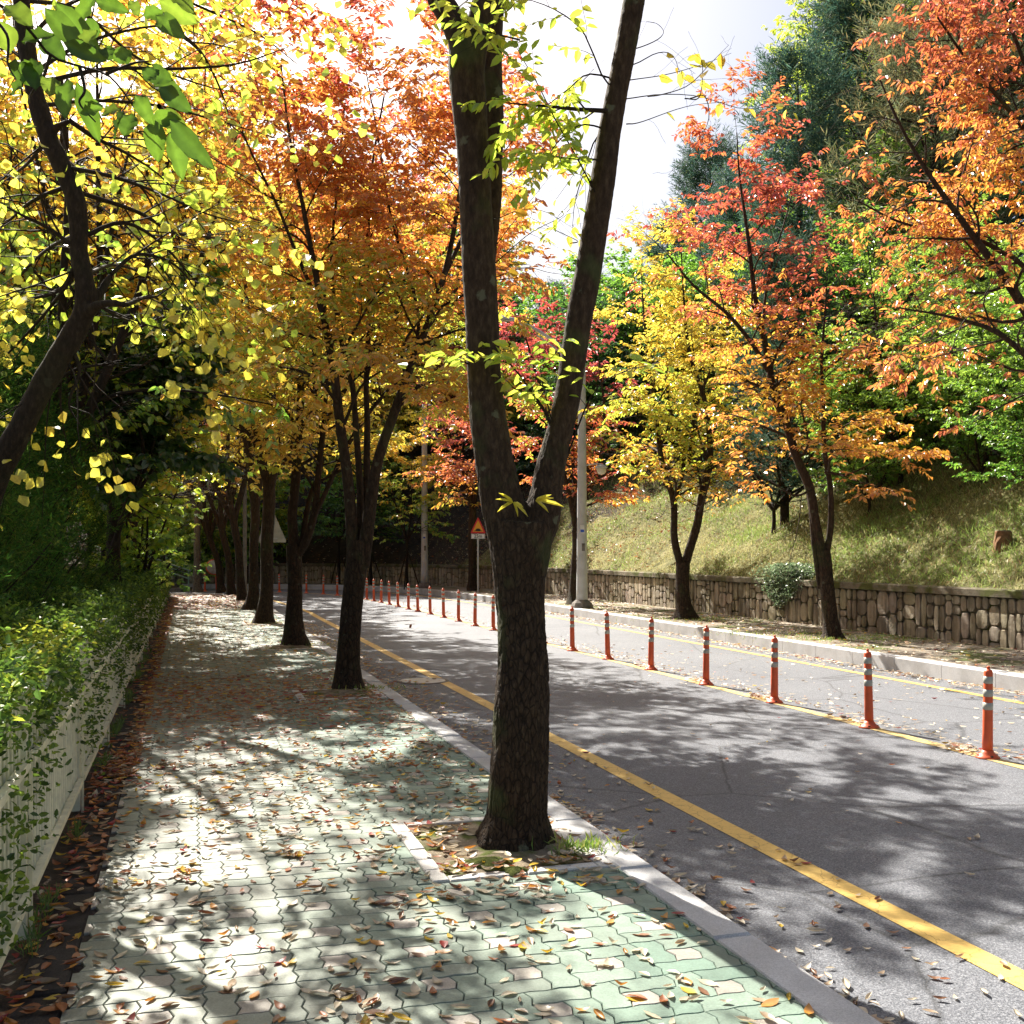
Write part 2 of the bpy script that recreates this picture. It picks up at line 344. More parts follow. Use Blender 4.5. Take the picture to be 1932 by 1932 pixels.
# footpath: a bed sheet and interlocking blocks laid in a pinwheel bond
mb = MB(); mb.add([sv(-3, -0.44, -0.012), sv(-3, 2.2, -0.012), sv(PEND, 2.2, -0.012), sv(PEND, -0.44, -0.012)], np.array([(0, 1, 2, 3)]))
tag(mb.build("path_bed", MT["dark_soil"], colour=False), kind="structure")
PITS = [(5.05, 6.2)] + [(s - 0.35, s + 0.55) for s in (11.9, 17.95, 23.9)]
def in_pit(s, v, m=0.0):
    return any(a - m < s < b + m for a, b in PITS) and v > 1.14 - m
CELL = 0.1125
pts_e = [(0, 0), (0.32, 1), (0.68, -1)]           # the kinked edge of one cell side
def edge(p, q):
    d = q - p; L = np.linalg.norm(d); nrm = A((-d[1], d[0])) / L
    if d[0] + d[1] < 0: nrm = -nrm; sg = -1
    else: sg = 1
    if abs(d[1]) > abs(d[0]): return [p, p + d * .5 - nrm * .017]
    return [p, p + d * .25 + nrm * .0042 * sg, p + d * .75 - nrm * .0042 * sg]
def block_outline(c0, r0, wc, hr):
    cs = [A((c0 + i, r0)) for i in range(wc)] + [A((c0 + wc, r0 + i)) for i in range(hr)] + [A((c0 + wc - i, r0 + hr)) for i in range(wc)] + [A((c0, r0 + hr - i)) for i in range(hr)]
    o = []
    for i, p in enumerate(cs): o += edge(p * CELL, cs[(i + 1) % len(cs)] * CELL)
    return A(o)
kinds = {"h1": (1, 2, 2, 1), "v1": (2, 0, 1, 2), "h2": (0, 0, 2, 1), "v2": (0, 1, 1, 2), "c": (1, 1, 1, 1)}
tmpl = {}
for k, (c, r, wc, hr) in kinds.items():
    P = block_outline(c, r, wc, hr); e = np.roll(P, -1, 0) - P; en = unit(np.stack([e[:, 1], -e[:, 0]], 1)); vn = unit(en + np.roll(en, 1, 0))
    tmpl[k] = (P - vn * 0.002, P - vn * 0.0048, P.mean(0))
mb = MB()
for sb in range(-6, int(PEND / (3 * CELL)) + 1):
    for vb in range(-2, 7):
        o0 = A((vb * 3 * CELL + 0.05, sb * 3 * CELL))
        for k, (O, I, c) in tmpl.items():
            cc = c + o0
            if cc[0] < -0.49 or cc[0] > 2.2 or cc[1] < -1 or cc[1] > PEND: continue
            side = None
            for pa_, pb_ in PITS:
                lo = (O + o0).min(0); hi = (O + o0).max(0)
                if hi[1] > pa_ and lo[1] < pb_ and hi[0] > 1.14:
                    ex = [1.14 - lo[0], pa_ - lo[1], hi[1] - pb_]; q_m = int(np.argmax(ex)); side = 'in' if ex[q_m] < .012 else (q_m, (1.138, pa_ - .002, pb_ + .002)[q_m])
            if side == 'in': continue
            n = len(O); tilt = rs.uniform(-0.012, 0.012, 2); dz = rs.uniform(-0.0012, 0.0012)
            def w3(Q, z):
                q = Q + o0; q = np.stack([np.clip(q[:, 0], -0.42, 2.098), q[:, 1]], 1)
                if side: q = np.stack([np.minimum(q[:, 0], side[1]), q[:, 1]], 1) if side[0] == 0 else np.stack([q[:, 0], np.minimum(q[:, 1], side[1]) if side[0] == 1 else np.maximum(q[:, 1], side[1])], 1)
                zz = z + dz + (q - cc) @ tilt
                return np.concatenate([q[:, 1:2] * U + q[:, 0:1] * VV, zz[:, None]], 1)
            V = np.concatenate([w3(I, 0.0), w3(O, -0.004), w3(O, -0.014)])
            i = np.arange(n); j = (i + 1) % n
            g = min(1, max(0, (cc[0] - 0.1) / 1.6)) + rs.uniform(-0.25, 0.25)
            if k == "c": col = A((0.35, 0.32, 0.285)) * rs.uniform(0.85, 1.12)
            else:
                col = A((0.255, 0.275, 0.235)) * (1 - g) + A((0.165, 0.235, 0.19)) * g; col = col * rs.uniform(0.85, 1.15)
            mb.add(V, [np.array([i]), np.stack([i + n, j + n, j, i], 1), np.stack([i + 2 * n, j + 2 * n, j + n, i + n], 1)], np.clip(col, 0.02, 1))
tag(mb.build("paved_path", MT["paver"]), kind="structure")

def slab_row(mb, s0, s1, v0, v1, ztop, zbot, L, gap=0.006, bev=0.012, jit=0.003):
    s = s0
    while s < s1:
        e = min(s + L, s1); z = ztop + rs.uniform(-jit, jit)
        a, b, c, d = s + gap / 2, e - gap / 2, v0, v1
        V = [sv(a, c, zbot), sv(a, d, zbot), sv(b, d, zbot), sv(b, c, zbot), sv(a, c, z - bev), sv(a, d, z - bev), sv(b, d, z - bev), sv(b, c, z - bev),
             sv(a + bev, c + bev * .6, z), sv(a + bev, d - bev, z), sv(b - bev, d - bev, z), sv(b - bev, c + bev * .6, z)]
        mb.add(V, np.array([(0, 1, 5, 4), (1, 2, 6, 5), (2, 3, 7, 6), (3, 0, 4, 7), (4, 5, 9, 8), (5, 6, 10, 9), (6, 7, 11, 10), (7, 4, 8, 11), (8, 9, 10, 11)]))
        s = e
mb = MB(); slab_row(mb, -3, PEND + 0.6, 2.102, 2.285, 0.006, -0.3, 1.0, 0.011, 0.014, 0.004)
tag(mb.build("kerb", MT["kerb"], colour=False), kind="structure")
mb = MB(); slab_row(mb, -3, PEND, -0.60, -0.425, 0.004, -0.2, 0.6, 0.008, 0.01, 0.012)
tag(mb.build("path_edge_slabs", MT["dark_soil"], colour=False), kind="structure")
# right-hand kerb follows the bend
def kerb_run(oa, ob, ztop, zbot, i0, i1, step=4):
    mb = MB(); a = off(oa, 0); b = off(ob, 0)
    for i in range(i0, min(i1, len(a) - step - 1), step):
        j = i + step
        pa, pb, pc, pd = a[i] * .996 + a[j] * .004, b[i] * .996 + b[j] * .004, b[j] * .996 + b[i] * .004, a[j] * .996 + a[i] * .004
        z = ztop + rs.uniform(-.003, .003)
        def zz(p, h): return (p[0], p[1], h)
        ia = pa * .93 + pb * .07; idd = pd * .93 + pc * .07
        V = [zz(pa, zbot), zz(pb, zbot), zz(pc, zbot), zz(pd, zbot), zz(pa, z - .015), zz(pb, z), zz(pc, z), zz(pd, z - .015), zz(ia, z), zz(idd, z)]
        mb.add(V, [np.array([(0, 4, 7, 3), (4, 8, 9, 7), (8, 5, 6, 9), (1, 2, 6, 5), (0, 1, 5, 4), (3, 7, 6, 2)])])
    return tag(mb.build("kerb", MT["kerb"], colour=False), kind="structure")
kerb_run(3.3, 3.5, WALKZ + 0.01, -0.4, 0, 400)
kerb_run(-4.28, -4.1, 0.0, -0.4, 222, 330)
mb = MB()
for a_, b_ in ((3.5, 4.3), (4.3, 5.1), (5.1, 5.95)): strip(mb, off(a_, WALKZ), off(b_, WALKZ))
tag(mb.build("far_pavement", MT["walk"], colour=False), kind="structure")

# bank and hill beyond the wall
ho = np.concatenate([[5.98, 6.1, 6.3], np.arange(6.6, 14, 0.3), np.arange(14, 30, 1.0), np.arange(30, 75, 5.0)])
def hill_h(o, x, y):
    d = np.maximum(o - 6.1, 0)
    h = 0.93 + 0.74 * d; h = np.where(h > 9.5, 9.5 + (h - 9.5) * 0.30, h); h = np.minimum(h, 15)
    n = 0.16 * np.sin(x * 1.1 + 0.6 * y) * np.sin(y * 0.9 + 1) + 0.07 * np.sin(x * 3.1 + y * 2.3) + 0.5 * np.sin(x * .23 + 1) * np.sin(y * .19)
    return h + n * np.clip(d * 0.4, 0, 1)
rows = []
for o in ho:
    p = (cl + nr * o)[::2]; rows.append(np.concatenate([p, hill_h(o, p[:, 0], p[:, 1])[:, None]], 1))
G = A(rows); hn, hm = G.shape[:2]; idx = np.arange(hn * hm).reshape(hn, hm)
mb = MB(); mb.add(G.reshape(-1, 3), np.stack([idx[:-1, :-1], idx[1:, :-1], idx[1:, 1:], idx[:-1, 1:]], -1).reshape(-1, 4)[:, ::-1])
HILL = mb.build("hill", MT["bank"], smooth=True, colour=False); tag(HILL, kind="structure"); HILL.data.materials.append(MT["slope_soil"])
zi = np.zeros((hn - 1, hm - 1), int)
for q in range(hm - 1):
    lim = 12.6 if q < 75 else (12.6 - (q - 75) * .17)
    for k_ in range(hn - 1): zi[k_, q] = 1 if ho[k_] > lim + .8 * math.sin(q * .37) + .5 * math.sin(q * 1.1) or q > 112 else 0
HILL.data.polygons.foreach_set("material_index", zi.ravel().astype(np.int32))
def hill_at(s_or_i, o):
    """point on the hill at centre-line index i (0.25 m steps) and offset o"""
    i = int(np.clip(s_or_i, 0, len(cl) - 1)); p = cl[i] + nr[i] * o
    return (float(p[0]), float(p[1]), float(hill_h(A([o]), p[0], p[1])[0]))
def idx_of(x, y):
    return int(np.argmin((cl[:, 0] - x) ** 2 + (cl[:, 1] - y) ** 2))
def ground_z(x, y):
    i = idx_of(x, y); o = float((A((x, y)) - cl[i]) @ nr[i])
    if o > 6.0: return float(hill_h(A([o]), x, y)[0])
    if o > 3.3: return WALKZ
    if o > -4.1: return ROADZ
    return 0.0

# stone retaining wall
wall = tag(empty("stone_wall", (0, 0, 0)), "long low retaining wall of upright beige stones under the grassy bank", "wall")
W0, W1 = 8, min(372, len(cl) - 4)
mb = MB(); a = off(5.97, 0, W0, W1); n = len(a)
strip(mb, a + A((0, 0, -0.3)), a + A((0, 0, 0.95)))
mb.build("backing", MT["coping"], wall, colour=False)
line = off(5.94, 0, W0, W1); ld = np.concatenate([[0], np.cumsum(np.linalg.norm(np.diff(line, axis=0), axis=1))])
def on_line(d, l=line, ld=ld): return A([np.interp(d, ld, l[:, 0]), np.interp(d, ld, l[:, 1])])
mb = MB(); x = 0.0
while x < ld[-1] - 0.4:
    wdt = rs.uniform(0.16, 0.36); z = WALKZ - 0.05; top = 0.87; wob0 = rs.uniform(-.015, .015)
    hs = []
    while z < top - 0.05:
        h = rs.choice([rs.uniform(.1, .2), rs.uniform(.2, .34), rs.uniform(.34, .6)], p=[.25, .4, .35])
        if top - (z + h) < 0.1: h = top - z
        hs.append((z, min(z + h, top))); z += h
    for z0, z1 in hs:
        subs = [(x, x + wdt)] if wdt < 0.27 or rs.rand() < .5 else [(x, x + wdt * rs.uniform(.4, .6))]
        if subs[0][1] < x + wdt - 1e-6: subs.append((subs[0][1], x + wdt))
        for x0, x1 in subs:
            g = 0.008; k = 12; ang = np.linspace(0, 2 * np.pi, k, endpoint=False)
            cxm, czm, hw, hh = (x0 + x1) / 2, (z0 + z1) / 2, (x1 - x0) / 2 - g, (z1 - z0) / 2 - g
            ca, sa = np.cos(ang), np.sin(ang); sq = 1 / np.maximum(np.abs(ca), np.abs(sa)) ** 0.88
            ox = cxm + ca * sq * hw * rs.uniform(.93, 1.02, k); oz = czm + sa * sq * hh * rs.uniform(.95, 1.02, k)
            depth = rs.uniform(.012, .028)
            def ring(f, dpt):
                q = []
                for u_, z_ in zip(cxm + (ox - cxm) * f, czm + (oz - czm) * f):
                    p = on_line(u_); i = int(np.clip(np.searchsorted(ld, u_), 0, n - 1)); nn = nr[W0 + i]
                    q.append((*(p - nn * dpt), z_))
                return A(q)
            V = np.concatenate([ring(1, -0.02), ring(1, depth * .6), ring(.93, depth + rs.uniform(-.004, .008))])
            i = np.arange(k); j = (i + 1) % k
            c = A((0.44, 0.385, 0.305)) * rs.uniform(.72, 1.2) * A((1, rs.uniform(.96, 1.03), rs.uniform(.9, 1.05)))
            mb.add(V, [np.stack([i, j, j + k, i + k], 1), np.stack([i + k, j + k, j + 2 * k, i + 2 * k], 1), np.array([i + 2 * k])], c)
    x += wdt
mb.build("stone_facing", MT["stone"], wall)
mb = MB(); i = W0
while i < W1 - 12:
    j = i + 10
    for (oa, ob, z0, z1) in ((5.86, 6.12, 0.875, 1.0),):
        a = off(oa, 0); b = off(ob, 0)
        for q in range(i, j):
            e0 = .01 if q == i else 0
            V = []
            pa, pb = a[q] + (a[q + 1] - a[q]) * e0 * 4, b[q] + (b[q + 1] - b[q]) * e0 * 4
            for p, z in ((pa, z0), (pb, z0), (pb, z1), (pa, z1 - .02), (pa * .85 + pb * .15, z1)): V.append((p[0], p[1], z))
            for p, z in ((a[q + 1], z0), (b[q + 1], z0), (b[q + 1], z1), (a[q + 1], z1 - .02), (a[q + 1] * .85 + b[q + 1] * .15, z1)): V.append((p[0], p[1], z))
            mb.add(V, np.array([(0, 5, 8, 3), (3, 8, 9, 4), (4, 9, 7, 2), (0, 1, 6, 5)]))
    i = j
mb.build("coping", MT["coping"], wall, colour=False)

# tree pits: light edging bricks, sandy soil, moss
def pit(s0, s1, label):
    root = tag(empty("tree_pit", sv((s0 + s1) / 2, 1.6)), label, "tree pit", "tree pits along the kerb")
    c0 = A(root.location)
    mb = MB(); slab_row(mb, s0, s1, 1.14, 1.225, 0.012, -0.05, 0.19, 0.006, 0.006, 0.003)
    slab_row(mb, s0, s1, 2.01, 2.10, 0.010, -0.05, 0.19, 0.006, 0.006, 0.002)
    def cross(sc):
        V = 1.225 + 0.0
        while V < 2.0:
            e = min(V + 0.40, 2.008)
            slab_row(mb, sc, sc + 0.08, V + .003, e - .003, 0.011, -0.05, 1, 0, 0.006, 0.002); V = e
    cross(s0); cross(s1 - 0.08)
    mb.V = [v - c0 for v in mb.V]; mb.build("edging", MT["edging"], root, colour=False)
    gs, gv = np.meshgrid(np.linspace(s0 + .075, s1 - .075, 40), np.linspace(1.22, 2.015, 30), indexing='ij')
    mid = (s0 + s1) / 2 + .1
    zz = -0.002 + 0.035 * np.exp(-(((gs - mid) ** 2 + (gv - 1.68) ** 2) / .09)) + 0.006 * np.sin(gs * 23) * np.sin(gv * 31 + 1) + rs.uniform(-.003, .003, gs.shape)
    V = np.stack([gs * U[0] + gv * VV[0], gs * U[1] + gv * VV[1], zz], -1).reshape(-1, 3) - c0
    ii = np.arange(1200).reshape(40, 30)
    mb = MB(); mb.add(V, np.stack([ii[:-1, :-1], ii[:-1, 1:], ii[1:, 1:], ii[1:, :-1]], -1).reshape(-1, 4)); mb.build("soil", MT["pit_soil"], root, True, False)
    return root
for q, (a_, b_) in enumerate(PITS):
    pit(a_, b_, ["sandy tree pit with light brick edging round the big forked trunk nearest the viewer",
                 "leaf strewn tree pit round the many stemmed second trunk", "tree pit round the third trunk of the kerb row", "tree pit round the fourth trunk of the kerb row"][q])
# moss mounds at the foot of the big trunk
def mound(x, y, r, h, label):
    mb = MB(); k = 40; a = np.linspace(0, 2 * np.pi, k, endpoint=False); V = [(0, 0, h)]
    for q, rr in enumerate((.2, .4, .6, .8, .92, 1)):
        for t_ in a:
            m_ = r * rr * (1 + .25 * math.sin(3 * t_ + x * 9) + .12 * math.sin(7 * t_)); V.append((m_ * math.cos(t_), m_ * math.sin(t_) * .7, h * (1 - rr ** 2) + rs.uniform(0, .006) * (rr < .95) - .006))
    Fq = [(1 + q * k + i, 1 + q * k + (i + 1) % k, 1 + (q + 1) * k + (i + 1) % k, 1 + (q + 1) * k + i) for q in range(5) for i in range(k)]
    mb.add(V, [np.array(Fq)[:, ::-1], np.array([(0, 1 + i, 1 + (i + 1) % k) for i in range(k)])])
    o = mb.build("moss_cushion", MT["moss"], smooth=True, colour=False); o.location = (x, y, 0.012); tag(o, label, "moss", "moss cushions at the tree foot")
p = at(935, 1640, 1)
mound(-0.12, 5.46, 0.12, 0.035, "larger cushion of green moss in front of the big trunk")
mound(0.01, 5.33, 0.07, 0.025, "small round moss cushion beside the pit edging")

# white picket fence along the path
fence = tag(empty("picket_fence", sv(8, -0.66)), "cream painted metal picket fence running along the path in front of the hedge", "fence")
fo = A(fence.location); Rz = A([[VV[0], U[0], 0], [VV[1], U[1], 0], [0, 0, 1]])
def fb(mb, s, v, z, ds, dv, dz): mb.box(A(sv(s, v, z)) - fo, (dv, ds, dz), Rz)
s = 2.53
while s < 38:
    mb = MB(); s1 = s + 2.3
    for x in np.arange(s + .09, s1 - .04, 0.092): mb.lathe([(.0078, .2), (.0078, 1.0), (.004, 1.008)], 8, (*(A(sv(x, -.66, 0)) - fo)[:2], 0))
    mb.build("picket_panel", MT["fence"], fence, colour=False)
    for z, hh in ((.19, .035), (.74, .035)):
        mb = MB(); fb(mb, (s + s1) / 2, -.632, z, 2.2, .03, hh); fb(mb, (s + s1) / 2, -.660, z - .01, 2.2, .07, .012); mb.build("rail", MT["fence"], fence, colour=False)
    mb = MB(); fb(mb, s, -.665, .52, .06, .05, 1.04); fb(mb, s, -.665, 1.045, .07, .06, .012); mb.build("post", MT["fence"], fence, colour=False)
    mb = MB(); fb(mb, s + .02, -.628, .38, .014, .014, .80); mb.build("brace_rod", MT["fence"], fence, colour=False)
    s = s1

# ------------------------------------------------------------------ bollards
def make_bollard():
    r = empty("traffic_bollard")
    def R(z): return 0.044 - 0.009 * (z / 0.75)
    mb = MB(); mb.lathe([(R(.02), .02), (R(.2), .2), (R(.72), .72), (R(.72) - .006, .735), (.012, .745)], 20); mb.build("post", MT["orange"], r, True, False)
    mb = MB(); mb.lathe([(.013, .742), (.013, .765), (.009, .768)], 12); mb.build("tip", MT["orange"], r, False, False)
    mb = MB(); mb.lathe([(.098, 0), (.098, .008), (.078, .022), (.054, .045), (.046, .065)], 24)
    mb.build("base", MT["orange"], r, True, False)
    for k_ in range(4):
        a_ = k_ * math.pi / 2 + .5; m2 = MB(); m2.lathe([(.014, .018), (.014, .026), (.006, .027)], 8, (math.cos(a_) * .074, math.sin(a_) * .074, 0)); m2.build("bolt", MT["black"], r, False, False)
    for z in (.655, .545, .435):
        mb = MB(); mb.lathe([(R(z - .03) + .001, z - .03), (R(z) + .0022, z), (R(z + .03) + .001, z + .03)], 20); mb.build("reflective_band", MT["band"], r, True, False)
    return r
bol = [(1863, 1430), (1640, 1373), (1461, 1326), (1332, 1292), (1228, 1264), (1147, 1244), (1080, 1228), (1024, 1213), (975, 1200.5), (930.8, 1189.4), (896, 1181), (865, 1172.5), (837, 1165.3),
       (811.7, 1159), (788.5, 1154), (770.5, 1149.8), (751, 1145), (734.4, 1141), (719, 1137.3), (705.4, 1134.4), (691.8, 1131.3)]
pos = []
for px, py in bol:
    Y = F * 1.74 / (py - HZ); pos.append(((px - CX) / F * Y, Y))
pos = [(x, y) for x, y in pos]
for x, y in ((-6.0, 39.3), (-6.7, 40.8), (-7.45, 42.0), (-8.3, 42.95), (-9.6, 43.9), (-11.2, 44.4), (-12.9, 44.7)): pos.append((x, y))
ords = "nearest second third fourth fifth sixth seventh eighth ninth tenth eleventh twelfth thirteenth fourteenth fifteenth sixteenth seventeenth eighteenth nineteenth twentieth twenty-first twenty-second twenty-third twenty-fourth twenty-fifth twenty-sixth twenty-seventh last".split()
proto = make_bollard()
for k_, (x, y) in enumerate(pos):
    o = proto if k_ == 0 else copy_tree(proto)
    o.location = (x, y, ROADZ + .004); o.rotation_euler = (rs.uniform(-.02, .02), -0.035 if k_ == 0 else rs.uniform(-.03, .025), rs.uniform(0, 6))
    lab = f"orange bollard with grey bands on the centre line, {ords[k_]} from the viewer"
    if k_ == 0: lab = "largest orange bollard, nearest the viewer, leaning slightly beside a heap of leaves"
    tag(o, lab, "bollard", "orange bollards along the road centre line")

# ------------------------------------------------------------------ poles, lamps, signs
def tube_obj(name, pts, rad, mat, parent, k=12, smooth=True):
    mb = MB(); V, Q = tubes(A(pts)[None], A(rad)[None] if np.ndim(rad) else np.full((1, len(pts)), rad), k); mb.add(V, Q)
    m0 = MB(); return mb.build(name, mat, parent, smooth, False)
def text_mesh(txt, size, name, mat, parent, loc, rot):
    c = bpy.data.curves.new(name, 'FONT'); c.body = txt; c.size = size; c.extrude = .002; c.align_x = 'CENTER'; c.align_y = 'CENTER'; c.offset = size * .012
    o = bpy.data.objects.new(name + "_t", c); COL.objects.link(o); bpy.context.view_layer.update()
    me = bpy.data.meshes.new_from_object(o.evaluated_get(bpy.context.evaluated_depsgraph_get())); bpy.data.objects.remove(o)
    me.materials.clear(); me.materials.append(mat)
    q = bpy.data.objects.new(name, me); COL.objects.link(q); q.parent = parent; q.location = loc; q.rotation_euler = rot; return q

def street_lamp(px, py, label, hz, arm=True, r0=.095):
    Y = F * (CZ - WALKZ) / (py - HZ); X = (px - CX) / F * Y
    r = tag(empty("street_lamp", (X, Y, WALKZ)), label, "street lamp")
    mb = MB(); mb.lathe([(.30, -.05), (.30, .06), (.26, .14), (.19, .2), (.17, .22)], 8); mb.build("footing", MT["concrete"], r, False, False)
    mb = MB(); mb.lathe([(.155, .2), (.15, .5), (.14, 1.2), (r0, hz - .4), (r0 * .95, hz), (.02, hz + .04)], 16); mb.build("pole", MT["pole"], r, True, False)
    mb = MB(); mb.lathe([(.152, 1.28), (.152, 1.32)], 16); mb.lathe([(.125, 3.2), (.125, 3.25)], 16); mb.build("collar", MT["pole"], r, False, False)
    mb = MB(); mb.box((.0, -.139, 2.1), (.11, .012, .22)); mb.box((0, -.147, 2.14), (.08, .006, .07)); q = mb.build("number_plate", MT["sign_white"], r, False, False)
    mb = MB(); mb.box((.0, -.152, 2.05), (.09, .006, .07)); mb.build("emblem", MT["blue"], q, False, False)
    mb = MB(); mb.box((.03, -.14, 1.62), (.08, .02, .2)); mb.build("hatch", MT["concrete"], r, False, False)
    return r, X, Y
lamp, lx, ly = street_lamp(1098, 1147, "tall pale grey street lamp with curved arm standing on the far pavement", 6.9)
# upper arm, brace and head reach towards the road
a0 = A((0, 0, 6.8)); 
P = [at(1098, 690, ly), at(1072, 664, ly), at(1040, 640, ly - .05), at(1005, 618, ly - .1), at(985, 612, ly - .15), at(970, 608, ly - .18)]
P = A(P) - A((lx, ly, WALKZ)); P[0] = (0, 0, P[0][2])
tube_obj("arm", smooth_line(P, 14), np.linspace(.05, .035, 14), MT["pole"], lamp)
P2 = A([at(1098, 708, ly), at(1065, 672, ly), at(1035, 648, ly - .05), at(1013, 632, ly - .1)]) - A((lx, ly, WALKZ)); P2[0] = (0, 0, P2[0][2])
tube_obj("brace", smooth_line(P2, 10), np.full(10, .022), MT["pole"], lamp)
def head(parent, c, yaw, pitch, L=.62, Wd=.24):
    mb = MB(); k = 14; V = []
    for x, w_, h_ in ((-.5, .25, .25), (-.42, .5, .6), (-.2, .8, .9), (.1, 1, 1), (.35, .9, .85), (.48, .5, .5), (.5, .1, .2)):
        for q in range(k):
            t_ = q * math.pi / (k - 1); V.append((x * L, math.cos(t_) * w_ * Wd / 2, math.sin(t_) * h_ * .11))
    Fq = [(i * k + j, i * k + j + 1, (i + 1) * k + j + 1, (i + 1) * k + j) for i in range(6) for j in range(k - 1)] + [(i * k, (i + 1) * k, (i + 2) * k - 1, (i + 1) * k - 1) for i in range(6)]
    mb.add(V, np.array(Fq)); o = mb.build("lamp_head", MT["pole"], parent, True, False); o.location = c; o.rotation_euler = (0, pitch, yaw)
    mb = MB(); V = []
    for x, w_ in ((-.1, .3), (0, .7), (.15, .85), (.3, .7), (.4, .3)):
        for q in range(k):
            t_ = q * math.pi / (k - 1); V.append((x * L, math.cos(t_) * w_ * Wd / 2, -math.sin(t_) * .06 * w_ - .004))
    Fq = [(i * k + j, (i + 1) * k + j, (i + 1) * k + j + 1, i * k + j + 1) for i in range(4) for j in range(k - 1)] + [(i * k, i * k + k - 1, (i + 2) * k - 1, (i + 1) * k) for i in range(4)]
    mb.add(V, np.array(Fq)); g = mb.build("lens", MT["lamp_glass"], o, True, False)
head(lamp, A(at(952, 604, ly - .2)) - A((lx, ly, WALKZ)), math.pi, -.1, .75, .3)
# small globe lamp hung from the pole on a bracket
tube_obj("bracket", A([(0, 0, 3.78), (.3, 0, 3.84), (.52, 0, 3.84)]), A([.018, .018, .018]), MT["pole"], lamp)
mb = MB(); mb.lathe([(.02, .12), (.05, .1), (.16, .055), (.17, .03), (.13, .0)], 18, (.52, 0, 3.72)); hd = mb.build("hood", MT["pole"], lamp, True, False)
mb = MB(); mb.lathe([(.13, .0), (.135, -.05), (.12, -.11), (.08, -.16), (.02, -.18)], 18, (.52, 0, 3.73)); mb.build("globe", MT["lamp_glass"], hd, True, False)
lamp2, l2x, l2y = street_lamp(801, 1109, "street lamp pole in front of the shaded wall at the bend", 7.6, r0=.1)
tube_obj("arm", smooth_line([(0, 0, 7.5), (-.3, -.3, 7.9), (-.9, -.8, 8.1), (-1.3, -1.1, 8.12)], 10), np.full(10, .04), MT["pole"], lamp2)
head(lamp2, (-1.55, -1.3, 8.12), math.radians(220), 0)
tube_obj("bracket", A([(-.1, -.1, 3.1), (-.32, -.1, 3.32)]), A([.025, .02]), MT["pole"], lamp2)

def tri(mb, w_, h_, r_, y0, y1, M=None, col=None, cut=None):
    """rounded triangle plate, point up, between y0 and y1"""
    cs = [(-w_ / 2, 0), (w_ / 2, 0), (0, h_)]; pts = []
    cen = A((0, h_ / 3))
    for i, c in enumerate(cs):
        c = A(c); di = unit(A(cen) - c); cc = c + di * r_ * 2
        a0 = math.atan2(*(c - cen)[::-1])
        for t_ in np.linspace(-1, 1, 7): pts.append(cc + r_ * A((math.cos(a0 + t_ * math.radians(60)), math.sin(a0 + t_ * math.radians(60)))))
    pts = A(pts); n = len(pts); i = np.arange(n); j = (i + 1) % n
    V = np.concatenate([np.stack([pts[:, 0], np.full(n, y0), pts[:, 1]], 1), np.stack([pts[:, 0], np.full(n, y1), pts[:, 1]], 1)])
    mb.add(V, [np.array([i]), np.array([i[::-1] + n]), np.stack([i, i + n, j + n, j], 1)])
Ys = F * (CZ - WALKZ) / (1118 - HZ); Xs = (902 - CX) / F * Ys; kx = Ys / F
sg = tag(empty("road_sign", (Xs, Ys, WALKZ), 0.05), "red edged triangular speed hump warning sign with 25m plate on thin post", "road sign")
def zpx(py): return CZ - (py - HZ) * kx - WALKZ
tube_obj("post", [(0, .03, 0), (0, .03, 1), (0, .03, zpx(980))], .028, MT["pole"], sg, 10)
mb = MB(); tri(mb, 30 * kx, 31 * kx, .03, -.012, 0); o = mb.build("warning_triangle", MT["sign_red"], sg, False, False); o.location = (0, 0, zpx(1006.5))
mb = MB(); tri(mb, 30 * kx * .70, 31 * kx * .70, .015, -.017, -.013); i_ = mb.build("yellow_field", MT["sign_yellow"], o, False, False); i_.location = (0, 0, 31 * kx * .105)
mb = MB(); hw = 8.3 * kx; prof = [(-hw, 0), (hw, 0), (hw, .018)] + [(hw * .62 * math.cos(t_), .018 + 4.2 * kx * math.sin(t_)) for t_ in np.linspace(0, math.pi, 12)] + [(-hw, .018)]
V = [(x_, -.022, z_) for x_, z_ in prof] + [(x_, -.018, z_) for x_, z_ in prof]; n_ = len(prof); mb.add(V, [np.array([range(n_)]), np.array([[i, (i + 1) % n_, (i + 1) % n_ + n_, i + n_] for i in range(n_)])])
h_ = mb.build("hump_symbol", MT["black"], o, False, False); h_.location = (0, 0, 4.3 * kx)
mb = MB(); mb.box((0, -.006, 0), (26 * kx, .012, 9.5 * kx)); pl = mb.build("distance_plate", MT["sign_white"], sg, False, False); pl.location = (0, 0, zpx(1011.8))
mb = MB()
for (x_, z_, a_, b_) in ((0, 4.1, 24.6, .4), (0, -4.1, 24.6, .4), (12.1, 0, .4, 8.4), (-12.1, 0, .4, 8.4)): mb.box((x_ * kx, -.0135, z_ * kx), (a_ * kx, .003, b_ * kx))
mb.build("plate_border", MT["black"], pl, False, False)
text_mesh("25m", 8.6 * kx, "lettering", MT["black"], pl, (0, -.0145, 0), (math.radians(90), 0, 0))

